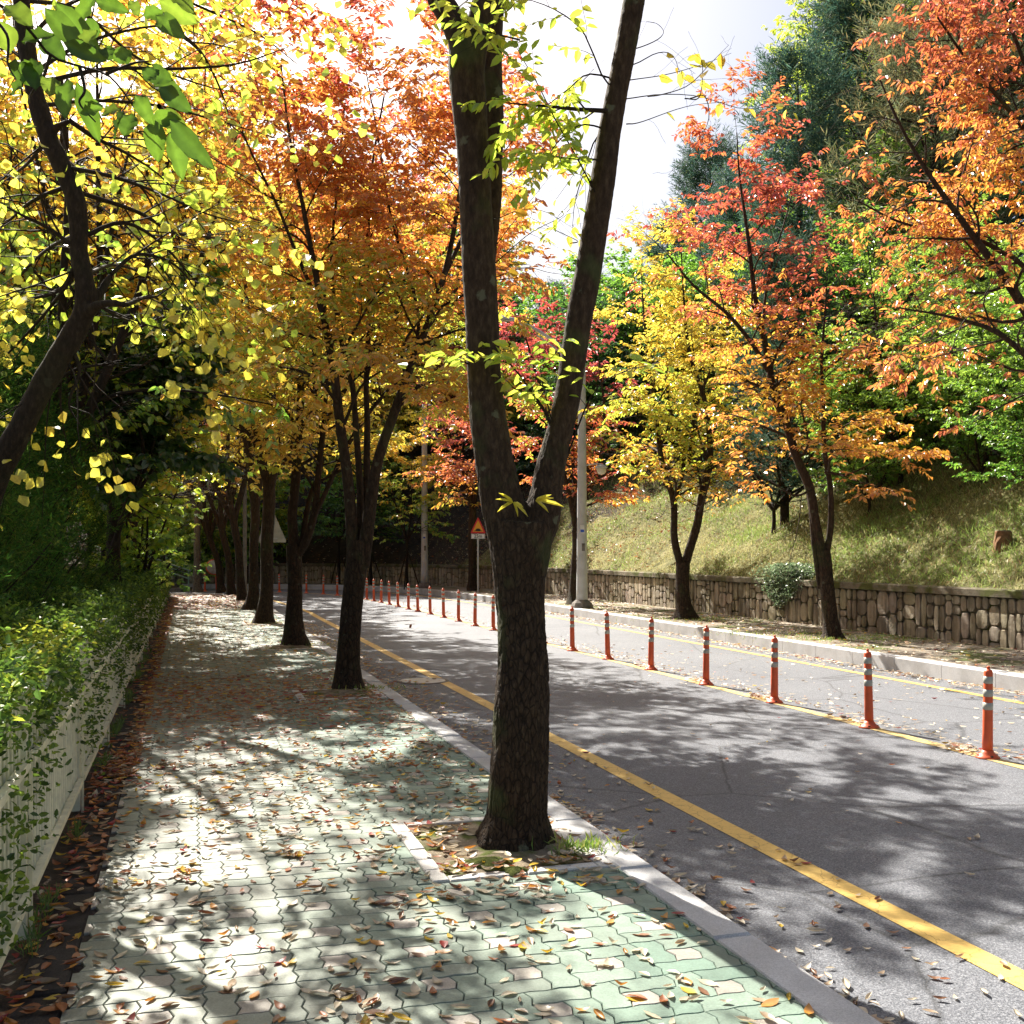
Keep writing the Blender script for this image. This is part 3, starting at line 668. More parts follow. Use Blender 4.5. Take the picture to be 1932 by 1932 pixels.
# back of a warning sign on the left, seen between the trunks
Yb = 29.5; kb = Yb / F; Xb = (513 - CX) / F * Yb
sb_ = tag(empty("road_sign", (Xb, Yb, 0), 0.15), "grey back of a triangular sign half hidden behind the fourth kerb trunk", "road sign")
tube_obj("post", [(0, .05, 0), (0, .05, 1), (0, .05, CZ - (972 - HZ) * kb)], .03, MT["pole"], sb_, 10)
mb = MB(); tri(mb, 56 * kb, 64 * kb, .04, 0, .01); o = mb.build("sign_plate", MT["sign_back"], sb_, False, False); o.location = (0, 0, CZ - (1024 - HZ) * kb)
for z_ in (.12, .5): mb = MB(); mb.box((0, -.012, z_), (.3 if z_ < .3 else .14, .02, .035)); mb.build("bracket", MT["pole"], o, False, False)
# grey pole behind the row
Yp = 36.0; mb = MB(); mb.lathe([(.075, 0), (.065, 3), (.055, 5.5)], 12); pg = mb.build("utility_pole", MT["concrete"], None, True, False); pg.location = ((462 - CX) / F * Yp, Yp, 0)
tag(pg, "thin pale pole rising between the far trunks of the kerb row", "pole")
# convex mirror
Ym = 44.0; km = Ym / F; Xm = (403 - CX) / F * Ym
mr = tag(empty("traffic_mirror", (Xm, Ym, 0)), "round traffic mirror on a red post at the end of the path", "traffic mirror")
tube_obj("post", [(.1, .05, 0), (.1, .05, 1), (.1, .05, 1.3)], .035, MT["orange"], mr, 10)
mb = MB(); mb.lathe([(.30, 0), (.31, .03), (.25, .06), (.12, .08), (.02, .085)], 24); dsh = mb.build("mirror_disc", MT["mirror_back"], mr, True, False); dsh.location = (0, 0, CZ - (1070 - HZ) * km); dsh.rotation_euler = (math.radians(82), 0, .5)
mb = MB(); mb.lathe([(.31, -.02), (.325, 0), (.325, .03), (.31, .04)], 24); mb.build("rim", MT["orange"], dsh, True, False)
# stair with pale green handrails at the end of the path
st = tag(empty("outdoor_stair", (-14.6, 45.2, 0)), "dim stair with pale green handrails climbing to the left beyond the path", "stair")
for q in range(9):
    mb = MB(); mb.box((-.45 * q + 1.0, 0, .09 + .16 * q - .3), (.46, 1.6, .16)); mb.build("step", MT["concrete"], st, False, False)
for y_ in (-.8, .8):
    tube_obj("handrail", [(1.2, y_, .75), (-1, y_, 1.5), (-3.0, y_, 2.2)], .03, MT["green_rail"], st, 8); tube_obj("handrail", [(1.2, y_, .4), (-1, y_, 1.15), (-3.0, y_, 1.85)], .025, MT["green_rail"], st, 8)
    for q in range(4): tube_obj("baluster", [(1.1 - 1.2 * q, y_, -.2 + .4 * q), (1.1 - 1.2 * q, y_, .3 + .4 * q), (1.1 - 1.2 * q, y_, .78 + .4 * q)], .025, MT["green_rail"], st, 8)

# apartment block far left
bd = tag(empty("apartment_building", (-31.5, 62, 0), math.radians(25)), "pale beige apartment block behind the yellow leaves at the left edge", "building")
mb = MB(); mb.box((-9, 0, 11.4), (18, 12, 22.8)); mb.build("wall", MT["facade"], bd, False, False)
mb = MB(); mb.box((-9, 0, 23.0), (18.6, 12.6, .5)); mb.build("roof", MT["concrete"], bd, False, False)
for fl in range(8):
    for q in range(5):
        mb = MB(); mb.box((-1.6 - 3.2 * q, -6.02, 1.6 + 2.8 * fl), (1.7, .06, 1.4)); wn = mb.build("window", MT["window"], bd, False, False)
        mb = MB(); mb.box((-1.6 - 3.2 * q, -6.06, .86 + 2.8 * fl), (1.9, .14, .08)); mb.build("sill", MT["facade"], wn, False, False)
# stump on the bank
x_, y_ = at(1893, 1075, 18.6)[:2]; zs = ground_z(x_, y_)
sm = tag(empty("tree_stump", (x_, y_, zs - .08)), "cut brown tree stump in the grass above the stone wall", "stump")
mb = MB(); mb.lathe([(.19, -.1), (.16, .1), (.14, .24), (.135, .32)], 14)
mb.V[0] += np.random.RandomState(3).uniform(-.015, .015, mb.V[0].shape); mb.build("bark", MT["stump"], sm, False, False)
mb = MB(); mb.lathe([(.128, .315), (.12, .34), (.04, .34)], 14, col=None); mb.build("cut_face", MT["bark_pale"], sm, False, False)

# manhole cover by the near line
x_, y_ = (797 - CX) / F * (F * 1.74 / (1285 - HZ)), F * 1.74 / (1285 - HZ)
mh = tag(empty("manhole_cover", (x_, y_, ROADZ)), "round iron manhole cover in the road behind the second kerb trunk", "manhole cover")
mb = MB(); mb.lathe([(.36, .001), (.36, .006), (.31, .008), (.31, .001)], 36); mb.build("rim", MT["concrete"], mh, False, False)
mb = MB(); mb.lathe([(.305, .001), (.305, .009), (.29, .011), (.02, .011)], 36); mb.build("lid", MT["sign_back"], mh, False, False)

# ------------------------------------------------------------------ trees
# leaf sprays carved from the crowns to shape sun patches on path and road
SPOTS = [(480, 1480, 240, 100, 1.9), (560, 1610, 220, 60, 1.5), (280, 1850, 120, 60, .35), (700, 1850, 260, 70, -.45), (1050, 1790, 160, 60, .5), (330, 1650, 120, 40, .6), (450, 1180, 150, 45, 1.2), (420, 1135, 80, 15, .8), (1250, 1800, 260, 110, 1.2), (1700, 1580, 250, 70, .7), (1250, 1360, 150, 30, .5), (840, 1165, 140, 28, 1.3), (1750, 1400, 250, 70, .9), (1500, 1290, 320, 50, .6), (800, 1350, 130, 30, .4), (400, 1850, 150, 60, .35),
         (500, 1320, 330, 42, -1.3), (770, 1480, 110, 50, -1.2), (220, 1530, 110, 55, -1.0), (1350, 1500, 200, 45, -.6), (1130, 1270, 200, 30, -.7), (640, 1770, 130, 60, -.6), (200, 1700, 60, 60, -.4)]
def sun_shaft(P):
    P = A(P); sdn = A(sd); Q = P - sdn * (P[:, 2:3] / sdn[2]); y = np.maximum(Q[:, 1], .6)
    u_ = CX + F * Q[:, 0] / y; v_ = HZ + F * CZ / y; vv = Q[:, 0] * VV[0] + Q[:, 1] * VV[1]
    n_ = np.sin(Q[:, 0] * 4.1 + 1.6 * np.sin(Q[:, 1] * 2.9)) * np.sin(Q[:, 1] * 3.3 + 1.3 * np.sin(Q[:, 0] * 3.7 + 1)) + .5 * np.sin(Q[:, 0] * 9 + Q[:, 1] * 5) * np.sin(Q[:, 1] * 8.3)
    val = .75 * n_ + np.where(vv < 2.3, .12, np.where(vv < 6.4, -.5, .35))
    for cx_, cy_, rx, ry, w_ in SPOTS: val = val + w_ * np.exp(-((u_ - cx_) / rx) ** 2 - ((v_ - cy_) / ry) ** 2)
    left_ = (P[:, 2] > 4.0) & (vv > -4.0) & (vv < -.3) & (Q[:, 1] > 9) & (Q[:, 1] < 30) & (n_ > .05)
    return (Q[:, 1] > 1.5) & (vv > -.7) & (vv < 10) & (Q[:, 1] < 44) & (val > .12)
LEAF6 = A([(0, 0, 0), (.28, .36, .10), (.68, .30, .06), (1, 0, -.06), (.68, -.30, .06), (.28, -.36, .10)])
LEAF6F = [np.array([(0, 3, 2, 1)]), np.array([(0, 5, 4, 3)])]
ROUND8 = A([(0, 0, 0), (.1, .30, .05), (.38, .46, .08), (.75, .30, .03), (1, 0, -.05), (.75, -.30, .03), (.38, -.46, .08), (.1, -.30, .05)])
ROUND8F = [np.array([(0, 4, 3, 2)]), np.array([(0, 2, 1, 1)]), ]
RHOMB = A([(0, 0, 0), (.45, .36, .09), (1, 0, -.04), (.45, -.36, .09)])
def emit_leaves(mb, P, ax, nr_, L, Wd, C, shape="leaf"):
    """one leaf per row: base point, axis, normal, length, width, colour"""
    ax = unit(ax); nr_ = unit(nr_ - ax * (nr_ * ax).sum(1, keepdims=True)); b = np.cross(ax, nr_); n = len(P); L = np.broadcast_to(L, (n,)); Wd = np.broadcast_to(Wd, (n,))
    if shape == "leaf": T = LEAF6; Fq = [(0, 3, 2, 1), (0, 5, 4, 3)]
    elif shape == "round": T = ROUND8[[0, 2, 3, 4, 5, 6]] * A((1, 1.05, 1)); Fq = [(0, 3, 2, 1), (0, 5, 4, 3)]
    else: T = RHOMB; Fq = [(0, 3, 2, 1)]
    k = len(T)
    V = P[:, None] + T[None, :, 0:1] * L[:, None, None] * ax[:, None] + T[None, :, 1:2] * Wd[:, None, None] * b[:, None] + T[None, :, 2:3] * L[:, None, None] * nr_[:, None]
    Fi = (np.array(Fq)[None] + (np.arange(n) * k)[:, None, None]).reshape(-1, 4)
    mb.add(V.reshape(-1, 3), Fi, np.repeat(C, k, 0))

def hsh(p, seed, f=0.9):
    """smooth pseudo-noise of a position, about -1..1"""
    x, y, z = p[:, 0] * f, p[:, 1] * f, p[:, 2] * f; s = seed * 1.7
    return (np.sin(x * 1.3 + 2.1 * np.sin(y * .9 + s) + s) + np.sin(z * 1.9 + 1.7 * np.sin(x * 1.1 - s) + 2 * s) + np.sin(y * 1.6 + z * .7 + 3 * s)) / 3
PAL = {
    "red": [(.45, .09, .055), (.50, .12, .05), (.34, .05, .045)],
    "crimson": [(.40, .075, .055), (.30, .05, .045), (.46, .13, .07)],
    "redorange": [(.58, .16, .05), (.62, .22, .05), (.46, .10, .05)],
    "orange": [(.66, .30, .04), (.62, .25, .045), (.70, .37, .05)],
    "gold": [(.72, .45, .035), (.70, .40, .035), (.73, .52, .05)],
    "yellow": [(.68, .60, .06), (.60, .57, .07), (.72, .55, .05)],
    "lime": [(.46, .55, .05), (.36, .50, .04), (.58, .58, .06)],
    "green": [(.16, .34, .03), (.22, .40, .04), (.10, .26, .03)],
    "bright": [(.25, .40, .04), (.33, .48, .05), (.13, .25, .03)],
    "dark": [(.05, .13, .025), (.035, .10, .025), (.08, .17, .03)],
    "juniper": [(.04, .10, .012), (.08, .17, .02), (.025, .06, .01), (.10, .14, .02), (.04, .12, .012)],
    "pine": [(.05, .12, .085), (.08, .16, .105), (.035, .085, .065), (.13, .18, .09)],
    "pinebrown": [(.24, .25, .11), (.17, .22, .12), (.30, .25, .11)],
    "hedge": [(.07, .13, .018), (.12, .20, .025), (.045, .09, .015), (.18, .26, .03)],
}
for k_ in PAL: PAL[k_] = A(PAL[k_])
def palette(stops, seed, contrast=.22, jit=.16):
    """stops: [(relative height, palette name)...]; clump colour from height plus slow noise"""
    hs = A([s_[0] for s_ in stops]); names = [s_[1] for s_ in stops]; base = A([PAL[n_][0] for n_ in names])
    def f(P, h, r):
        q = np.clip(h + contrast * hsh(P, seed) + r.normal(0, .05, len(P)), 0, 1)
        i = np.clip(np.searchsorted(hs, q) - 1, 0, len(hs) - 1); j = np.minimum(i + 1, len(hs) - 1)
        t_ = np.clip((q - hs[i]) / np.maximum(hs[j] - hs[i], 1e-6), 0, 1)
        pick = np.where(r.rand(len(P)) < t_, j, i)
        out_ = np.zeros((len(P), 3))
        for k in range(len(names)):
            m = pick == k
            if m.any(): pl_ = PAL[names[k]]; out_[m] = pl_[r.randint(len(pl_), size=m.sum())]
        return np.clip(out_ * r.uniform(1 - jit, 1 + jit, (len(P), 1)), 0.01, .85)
    return f

def sprout(P, R, counts, t0, t1, lf, ang, r, m=6, flat=0.0, up=0.0, rad=.5, jit=.25, tip=False):
    """children of branches P (B,n,3): counts children each, length factor lf(t)*noise"""
    B, n, _ = P.shape; T = unit(np.gradient(P, axis=1))
    t = np.linspace(t0, t1, counts)[None] + r.uniform(-.5, .5, (B, counts)) * (t1 - t0) / counts
    if tip: t[:, -1] = 1.0
    t = np.clip(t, 0, 1); x = t * (n - 1); i = np.minimum(x.astype(int), n - 2); f = (x - i)[..., None]
    bi = np.arange(B)[:, None]
    p = P[bi, i] * (1 - f) + P[bi, i + 1] * f; tn = unit(T[bi, i] * (1 - f) + T[bi, i + 1] * f); rr = R[bi, i] * (1 - f[..., 0]) + R[bi, i + 1] * f[..., 0]
    side = unit(np.cross(tn, UP) + 1e-6); bn = np.cross(side, tn)
    if flat >= 1: az = np.where((np.arange(counts)[None] % 2) == 0, 0.0, np.pi) + r.normal(0, .35, (B, counts))
    else: az = np.arange(counts)[None] * 2.4 + r.uniform(0, 6.28, (B, 1)) + r.normal(0, .4, (B, counts))
    a = ang + r.normal(0, .15, (B, counts))
    if tip: a[:, -1] *= .15
    d = np.cos(a)[..., None] * tn + np.sin(a)[..., None] * (np.cos(az)[..., None] * side + np.sin(az)[..., None] * bn)
    L = lf(t) * r.uniform(1 - jit, 1 + jit, (B, counts))
    u = np.linspace(0, 1, m)[None, None, :, None]
    wob = r.normal(0, .05, (B, counts, 1, 3)) * np.sin(u * 5)
    C = p[:, :, None] + L[..., None, None] * (d[:, :, None] * u + UP * up * u ** 2 + wob)
    Rr = np.maximum(rr * rad, .0015)[..., None] * np.linspace(1, .3, m)[None, None]
    return C.reshape(-1, m, 3), Rr.reshape(-1, m), L.reshape(-1)

def leaves_on(mb, P, per, L, Wr, r, colf, zr, shape="leaf", droop=.35, t0=.1, upn=1.0, spread=.9):
    B, n, _ = P.shape; T = unit(np.gradient(P, axis=1))
    t = (np.linspace(t0, 1, per)[None] + r.uniform(-.5, .5, (B, per)) / per).clip(0, 1); x = t * (n - 1); i = np.minimum(x.astype(int), n - 2); f = (x - i)[..., None]; bi = np.arange(B)[:, None]
    p = (P[bi, i] * (1 - f) + P[bi, i + 1] * f).reshape(-1, 3); tn = T[bi, i].reshape(-1, 3)
    side = unit(np.cross(tn, UP) + 1e-6) * np.where(np.arange(per) % 2 == 0, 1, -1)[None].repeat(B, 0).reshape(-1, 1)
    ax = unit(tn * .55 + side * spread + r.normal(0, .3, p.shape) - UP * droop * r.uniform(.3, 1.6, (len(p), 1)))
    nrm = UP * upn + r.normal(0, .55, p.shape) + side * .2
    h = (p[:, 2] - zr[0]) / (zr[1] - zr[0])
    cc = P[:, n // 2].repeat(per, 0)
    C = colf(cc, h, r)
    ll = L * r.uniform(.7, 1.2, len(p))
    emit_leaves(mb, p, ax, nrm, ll, ll * Wr, C, shape)

def make_tree(name, label, cat, limbs, spec, seed, group=None, bark="bark", leafm="leaf", crown_name="crown"):
    """limbs: list of (n,4) arrays x,y,z,r in world space, first one is the trunk"""
    r = np.random.RandomState(seed); base = A(limbs[0][0][:3]); base = A((base[0], base[1], spec.get("z", base[2])))
    root = tag(empty(name, tuple(base)), label, cat, group)
    wood = MB(); LB = []
    for li, l in enumerate(limbs):
        l = A(l); n = max(10, int(np.linalg.norm(np.diff(l[:, :3], axis=0), axis=1).sum() * spec.get("res", 5))); q = smooth_line(l, n)
        if li == 0 and spec.get("flare", 1): 
            d = np.linalg.norm(q[:, :3] - q[0, :3], axis=1); q[:, 3] *= 1 + .45 * np.exp(-d / .14)
        nz = np.stack([np.sin(np.arange(n) * .9 + seed + li), np.cos(np.arange(n) * .7 + 2 * seed)], 1) * q[:, 3:4] * .10
        q[:, :2] += nz
        V, Q = tubes(q[None, :, :3], q[None, :, 3], spec.get("sides", 12)); wood.add(V, Q)
        LB.append(q)
    leaf = MB(); z0, z1 = spec["zr"]; colf = spec["col"]
    tw1, tw2 = spec.get("tw", (1.0, 1.0))
    allP3 = []
    for li in spec.get("bear", range(1 if len(limbs) > 1 else 0, len(limbs))):
        q = LB[li]; Ltot = np.linalg.norm(np.diff(q[:, :3], axis=0), axis=1).sum()
        P = q[None, :, :3]; R = q[None, :, 3]
        c1 = max(3, int(Ltot * spec["d1"])); L1 = spec["L1"]
        P1, R1, l1 = sprout(P, R, c1, spec.get("t0", .25), 1, lambda t: L1 * (1.05 - .45 * t), spec.get("a1", .85), r, 7, 0, spec.get("up1", .15), .45, .3, True)
        V, Q = tubes(P1, R1, 6); wood.add(V, Q)
        P2, R2, l2 = sprout(P1, R1, spec["n2"], spec.get("t2", .2), 1, lambda t: L1 * spec.get("k2", .42) * (1.1 - .5 * t), .8, r, 5, 1, spec.get("up2", -.02), .5, .3, True)
        V, Q = tubes(P2, R2, 4); wood.add(V, Q)
        if spec.get("n3", 0):
            P3, R3, l3 = sprout(P2, R2, spec["n3"], .2, 1, lambda t: L1 * spec.get("k3", .2) * (1.1 - .4 * t), .8, r, 4, 1, spec.get("up3", -.12), .6, .3, True)
            if spec.get("twigs", True): V, Q = tubes(P3, R3, 3); wood.add(V, Q)
        else: P3 = P2
        allP3.append(P3)
    P3 = np.concatenate(allP3)
    if spec.get("shaft", 1): P3 = P3[~(sun_shaft(P3[:, -1]) & (r.rand(len(P3)) < .93))]
    if "keep" in spec: P3 = P3[spec["keep"](P3[:, -1], r)]
    if spec.get("gap", 0) > 0:       # leave some sprays bare so that the crown has holes
        g = hsh(P3[:, -1], seed + 5, 1.6); P3 = P3[(g > -1 + spec["gap"]) | (r.rand(len(P3)) < .15)]
    leaves_on(leaf, P3, spec["nl"], spec["leaf"], spec.get("lw", .8), r, colf, (z0, z1), spec.get("shape", "leaf"), spec.get("droop", .35), .1, spec.get("upn", 1.0), spec.get("spread", .9))
    wood.V = [v - base for v in wood.V]; leaf.V = [v - base for v in leaf.V]
    wood.build("trunk", MT[bark], root, True, False)
    leaf.build(crown_name, MT[leafm], root, False)
    return root
def px_limb(pts, Y, dY=0.0, wr=1.0):
    """photo column, row, width -> world points with radius, at depth Y drifting by dY to the end"""
    o = []
    for i, (x, y, w_) in enumerate(pts):
        yy = Y + dY * i / max(1, len(pts) - 1); o.append((*at(x, y, yy), w_ / 2 / F * yy * wr))
    return A(o)

# --- the big forked trunk: fused surface with bark relief
def remeshed(parts, voxel, name, mat, parent, base, disp, smooth_it=3):
    mb = MB()
    for q, k in parts:
        V, Q = tubes(q[None, :, :3], q[None, :, 3], k); n = len(q)
        mb.add(V, [Q, np.array([range(k - 1, -1, -1)]), np.array([range((n - 1) * k, n * k)])])
    mb.V = [v - base for v in mb.V]; tmp = mb.build("tmp", mat, None, False, False)
    m1 = tmp.modifiers.new("r", 'REMESH'); m1.mode = 'VOXEL'; m1.voxel_size = voxel
    m2 = tmp.modifiers.new("s", 'SMOOTH'); m2.iterations = smooth_it; m2.factor = .5
    bpy.context.view_layer.update(); me = bpy.data.meshes.new_from_object(tmp.evaluated_get(bpy.context.evaluated_depsgraph_get())); bpy.data.objects.remove(tmp)
    n = len(me.vertices); co = np.empty(n * 3, np.float32); me.vertices.foreach_get("co", co); co = co.reshape(-1, 3); no = np.empty(n * 3, np.float32); me.vertex_normals.foreach_get("vector", no); no = no.reshape(-1, 3)
    d = np.array([disp(c) for c in co]); co = co + no * d[:, None]; me.vertices.foreach_set("co", co.astype(np.float32).ravel())
    me.polygons.foreach_set("use_smooth", np.ones(len(me.polygons), bool)); me.update()
    o = bpy.data.objects.new(name, me); COL.objects.link(o); o.parent = parent
    if not me.materials: me.materials.append(mat)
    return o
Y1 = 5.9
T1 = tag(empty("roadside_tree", at(970, 1585, Y1)[:2] + (0,)), "big dark forked trunk with yellow green leaf sprays, nearest the viewer beside the kerb", "tree", "trees in the row along the kerb")
base1 = A(T1.location)
def q_(pts, Y=Y1, n=60, dY=0): return smooth_line(px_limb(pts, Y, dY, 1.0), n)
tr = q_([(968, 1640, 196), (970, 1590, 160), (973, 1560, 132), (975, 1530, 117), (979, 1450, 110), (984, 1350, 106), (986, 1250, 97), (984, 1180, 92), (980, 1100, 98), (982, 1030, 117), (984, 985, 120)], n=70)
lm = q_([(972, 1060, 80), (955, 980, 84), (938, 900, 77), (922, 800, 71), (913, 700, 64), (909, 600, 63), (903, 500, 63), (898, 400, 62), (893, 300, 63), (885, 200, 65), (879, 130, 66), (872, 80, 58), (848, 30, 50), (822, -20, 47), (795, -110, 42), (765, -260, 34), (730, -450, 26), (690, -640, 16), (660, -760, 8)], n=120)
lm2 = q_([(886, 190, 50), (893, 100, 52), (908, 30, 50), (925, -40, 48), (945, -160, 40), (950, -330, 30), (965, -520, 20), (985, -700, 10)], n=60)
lm3 = q_([(912, 560, 30), (921, 470, 34), (927, 380, 38), (929, 300, 40), (929, 200, 42), (926, 100, 44), (930, 0, 45), (948, -120, 38), (990, -300, 28), (1030, -480, 18), (1060, -640, 8)], Y1 + .12, 70, .25)
rm = q_([(990, 1050, 66), (1018, 990, 72), (1031, 930, 62), (1041, 870, 57), (1057, 810, 52), (1068, 760, 50), (1081, 680, 50), (1094, 590, 50), (1109, 515, 51), (1126, 415, 50), (1139, 330, 47), (1150, 250, 44), (1171, 137, 43), (1196, 0, 42), (1215, -120, 38), (1235, -300, 30), (1280, -480, 20), (1320, -640, 9)], n=120)
def bark_disp(c):
    lo = max(0.0, min(1.0, 1 - (c[2] - 1.3) / 1.4)); p_ = Vector((c[0] * 22, c[1] * 22, c[2] * 5.5))
    ridg = 1 - abs(mnoise.noise(p_)) * 2
    flut = math.sin(math.atan2(c[1], c[0]) * 5 + 1) * .012 * math.exp(-c[2] * 3.5)
    rings = .0005 * math.sin(c[2] * 95 + 3 * mnoise.noise(Vector((c[0] * 4, c[1] * 4, c[2] * 3)))) * (1 - lo)
    return -.011 * max(0, ridg - .45) * (.25 + lo) + .006 * mnoise.noise(Vector(c) * 3) + flut + .003 * mnoise.noise(Vector(c) * 55) * (.3 + lo) + rings
remeshed([(tr, 32), (lm, 24), (lm2, 20), (lm3, 20), (rm, 24)], .011, "trunk", MT["bark_near"], T1, base1, bark_disp)

# branches and sprays of the big tree: thin hanging twigs inside the picture, full crown above it
r1 = np.random.RandomState(11); wood = MB(); lf = MB()
def twig_px(pts, w0, w1, Y=Y1, dY=0.0, n=14):
    q = smooth_line(px_limb([(x, y, 1) for x, y in pts], Y, dY), n); q[:, 3] = np.linspace(w0, w1, n); return q
colT1 = palette([(0, "lime"), (.7, "lime"), (1, "yellow")], 4, .3)
sets = [  # twig path, depth drift, leaves, leaf length
    ([(1128, 372), (1090, 300), (1050, 230), (1010, 150), (985, 110), (960, 60)], -.3, .0, 16, .085),
    ([(1150, 210), (1090, 206), (1030, 200), (975, 196), (930, 190)], -.2, .012, 20, .085),
    ([(1120, 300), (1080, 300), (1020, 290), (965, 285)], -.3, 0, 16, .085),
    ([(1100, 235), (1060, 260), (1030, 300), (1010, 340)], -.25, 0, 12, .08),
    ([(1110, 140), (1070, 170), (1010, 215), (960, 250)], -.1, 0, 18, .085),
    ([(1140, 150), (1100, 60), (1050, 20), (1000, 0), (960, -10)], -.3, 0, 14, .08),
    ([(1125, 260), (1100, 330), (1085, 380), (1080, 430)], .1, 0, 5, .07),
    ([(905, 60), (880, 52), (855, 20), (850, 5)], -.5, 0, 6, .085), ([(980, 75), (940, 65), (905, 55), (868, 35)], -.6, 0, 8, .085),
    ([(1050, 830), (1030, 780), (1000, 735), (965, 690), (940, 680)], -.2, .006, 16, .085),
    ([(1050, 825), (1035, 770), (1020, 700), (1030, 670)], -.15, 0, 9, .08),
    ([(1070, 860), (1120, 740), (1180, 700), (1230, 690)], -.3, 0, 5, .08), ([(890, 690), (870, 680), (850, 672)], -.2, 0, 5, .08),
]
hang = [([(1192, 185), (1250, 178), (1320, 182), (1400, 205), (1465, 200), (1500, 215)], .5, 7), ([(1200, 120), (1240, 100), (1270, 105), (1290, 150), (1330, 150)], .3, 4), ([(1195, 150), (1260, 140), (1330, 120), (1380, 100)], .3, 4),
        ([(1250, 178), (1300, 160), (1345, 115), (1375, 85)], .2, 2), ([(1205, 90), (1240, 75), (1252, 60), (1240, 45), (1220, 40)], .2, 0), ([(1330, 182), (1336, 230), (1300, 290), (1260, 330)], .3, 0), ([(1320, 182), (1325, 120), (1310, 100)], .2, 5), ([(1210, 230), (1300, 200), (1400, 190)], .4, 1),
        ([(930, 470), (960, 430), (1000, 380), (1040, 330)], .3, 1), ([(930, 525), (990, 505), (1040, 515), (1090, 520)], .2, 2), ([(930, 500), (1000, 440), (1070, 400), (1110, 330)], .2, 0), ([(945, 410), (985, 395), (1030, 400), (1080, 430)], .3, 4), ([(940, 300), (990, 240), (1060, 190), (1120, 130)], .3, 0), ([(1090, 455), (1060, 440), (1000, 410)], .3, 3)]
for pts, dY, w_, nl, L in sets:
    if 1045 < pts[0][0] < 1200 and pts[0][1] < 500: pts = [(float(np.interp(pts[0][1], [0, 137, 275, 412, 515], [1196, 1171, 1149, 1133, 1117])), pts[0][1] + 12)] + list(pts)
    q = twig_px(pts, .006 + w_, .0015, Y1, dY); V, Q = tubes(q[None, :, :3], q[None, :, 3], 5); wood.add(V, Q)
    P2, R2, _ = sprout(q[None, :, :3], q[None, :, 3], 7, .25, 1, lambda t: .24 * (1.2 - .5 * t), .7, r1, 5, 1, -.1, .5)
    V, Q = tubes(P2, np.maximum(R2, .0015), 3); wood.add(V, Q)
    leaves_on(lf, P2, max(3, nl // 2), L, .6, r1, colT1, (2.5, 6), "leaf", .45, .2, .9)
    leaves_on(lf, q[None, :, :3], max(3, nl // 2), L, .6, r1, colT1, (2.5, 6), "leaf", .45, .3, .9)
for pts, dY, nl in hang:
    q = twig_px([(pts[0][0] - 28 * (1 if pts[0][0] > 1180 else .5), pts[0][1] + 4)] + list(pts), .004, .001, Y1, dY, 18); V, Q = tubes(q[None, :, :3], q[None, :, 3], 4); wood.add(V, Q)
    P2, R2, _ = sprout(q[None, :, :3], q[None, :, 3], 4, .4, 1, lambda t: .22 * (1.2 - .5 * t), .7, r1, 5, 0, -.15, .5); V, Q = tubes(P2, np.full(R2.shape, .0009), 3); wood.add(V, Q)
    if nl: leaves_on(lf, q[None, 6:, :3], nl, .085, .7, r1, palette([(0, "gold"), (1, "yellow")], 2), (2, 6), "leaf", .8, .2, .3)
# two tiny sprigs growing straight from the fork
for cx_, cy_, pr in ((968, 948, [(-26, -20), (-33, -8), (-30, 16), (20, 8), (30, 26), (10, 26)]), (1010, 945, [(30, -14), (34, -8), (55, 8), (26, 20)])):
    c = A(at(cx_, cy_, Y1 - .26))
    for dx, dy in pr:
        e = A(at(cx_ + dx, cy_ + dy, Y1 - .30 + r1.uniform(-.06, .03))); emit_leaves(lf, c[None], (e - c)[None], A([(0.2, -.5, 1.0)]), float(np.linalg.norm(e - c)), .022, PAL["yellow"][:1] * .95, "leaf")
# the crown above the frame (its shade falls on path and road)
for q, sd_ in ((lm, 1), (lm2, 2), (lm3, 3), (rm, 4)):
    ok = q[:, 2] > 4.9; q = q[ok]
    P1, R1, _ = sprout(q[None, :, :3], q[None, :, 3], 11, .1, 1, lambda t: 2.1 * (1.1 - .4 * t), .9, r1, 7, 0, .15, .4, .3, True); V, Q = tubes(P1, R1, 6); wood.add(V, Q)
    P2, R2, _ = sprout(P1, R1, 8, .2, 1, lambda t: .95 * (1.1 - .5 * t), .8, r1, 5, 1, 0, .5, .3, True); V, Q = tubes(P2, R2, 3); wood.add(V, Q)
    P3, R3, _ = sprout(P2, R2, 4, .2, 1, lambda t: .4, .8, r1, 4, 1, -.1, .5, .3, True)
    m_ = (P3[:, -1, 2] > CZ + 1060 / F * P3[:, -1, 1] + .1) & (hsh(P3[:, -1], 3, 1.1) > -.1) & ~sun_shaft(P3[:, -1])
    leaves_on(lf, P3[m_], 6, .085, .6, r1, palette([(0, "lime"), (.5, "yellow"), (1, "orange")], 9), (4, 10), "leaf", .4)
wood.V = [v - base1 for v in wood.V]; lf.V = [v - base1 for v in lf.V]
wood.build("branch_wood", MT["bark_dark"], T1, True, False); lf.build("crown", MT["leaf_near"], T1)  # bare wood of branches and twigs; the leaves are the crown

GR = "trees in the row along the kerb"
def spec(zr, col, **k):
    d = dict(zr=zr, col=col, d1=5, L1=1.5, n2=9, n3=4, nl=8, leaf=.085, lw=.58, gap=.35, up1=-.22, up2=-.06, up3=-.04, k2=.40, k3=.17, droop=.5); d.update(k); return d
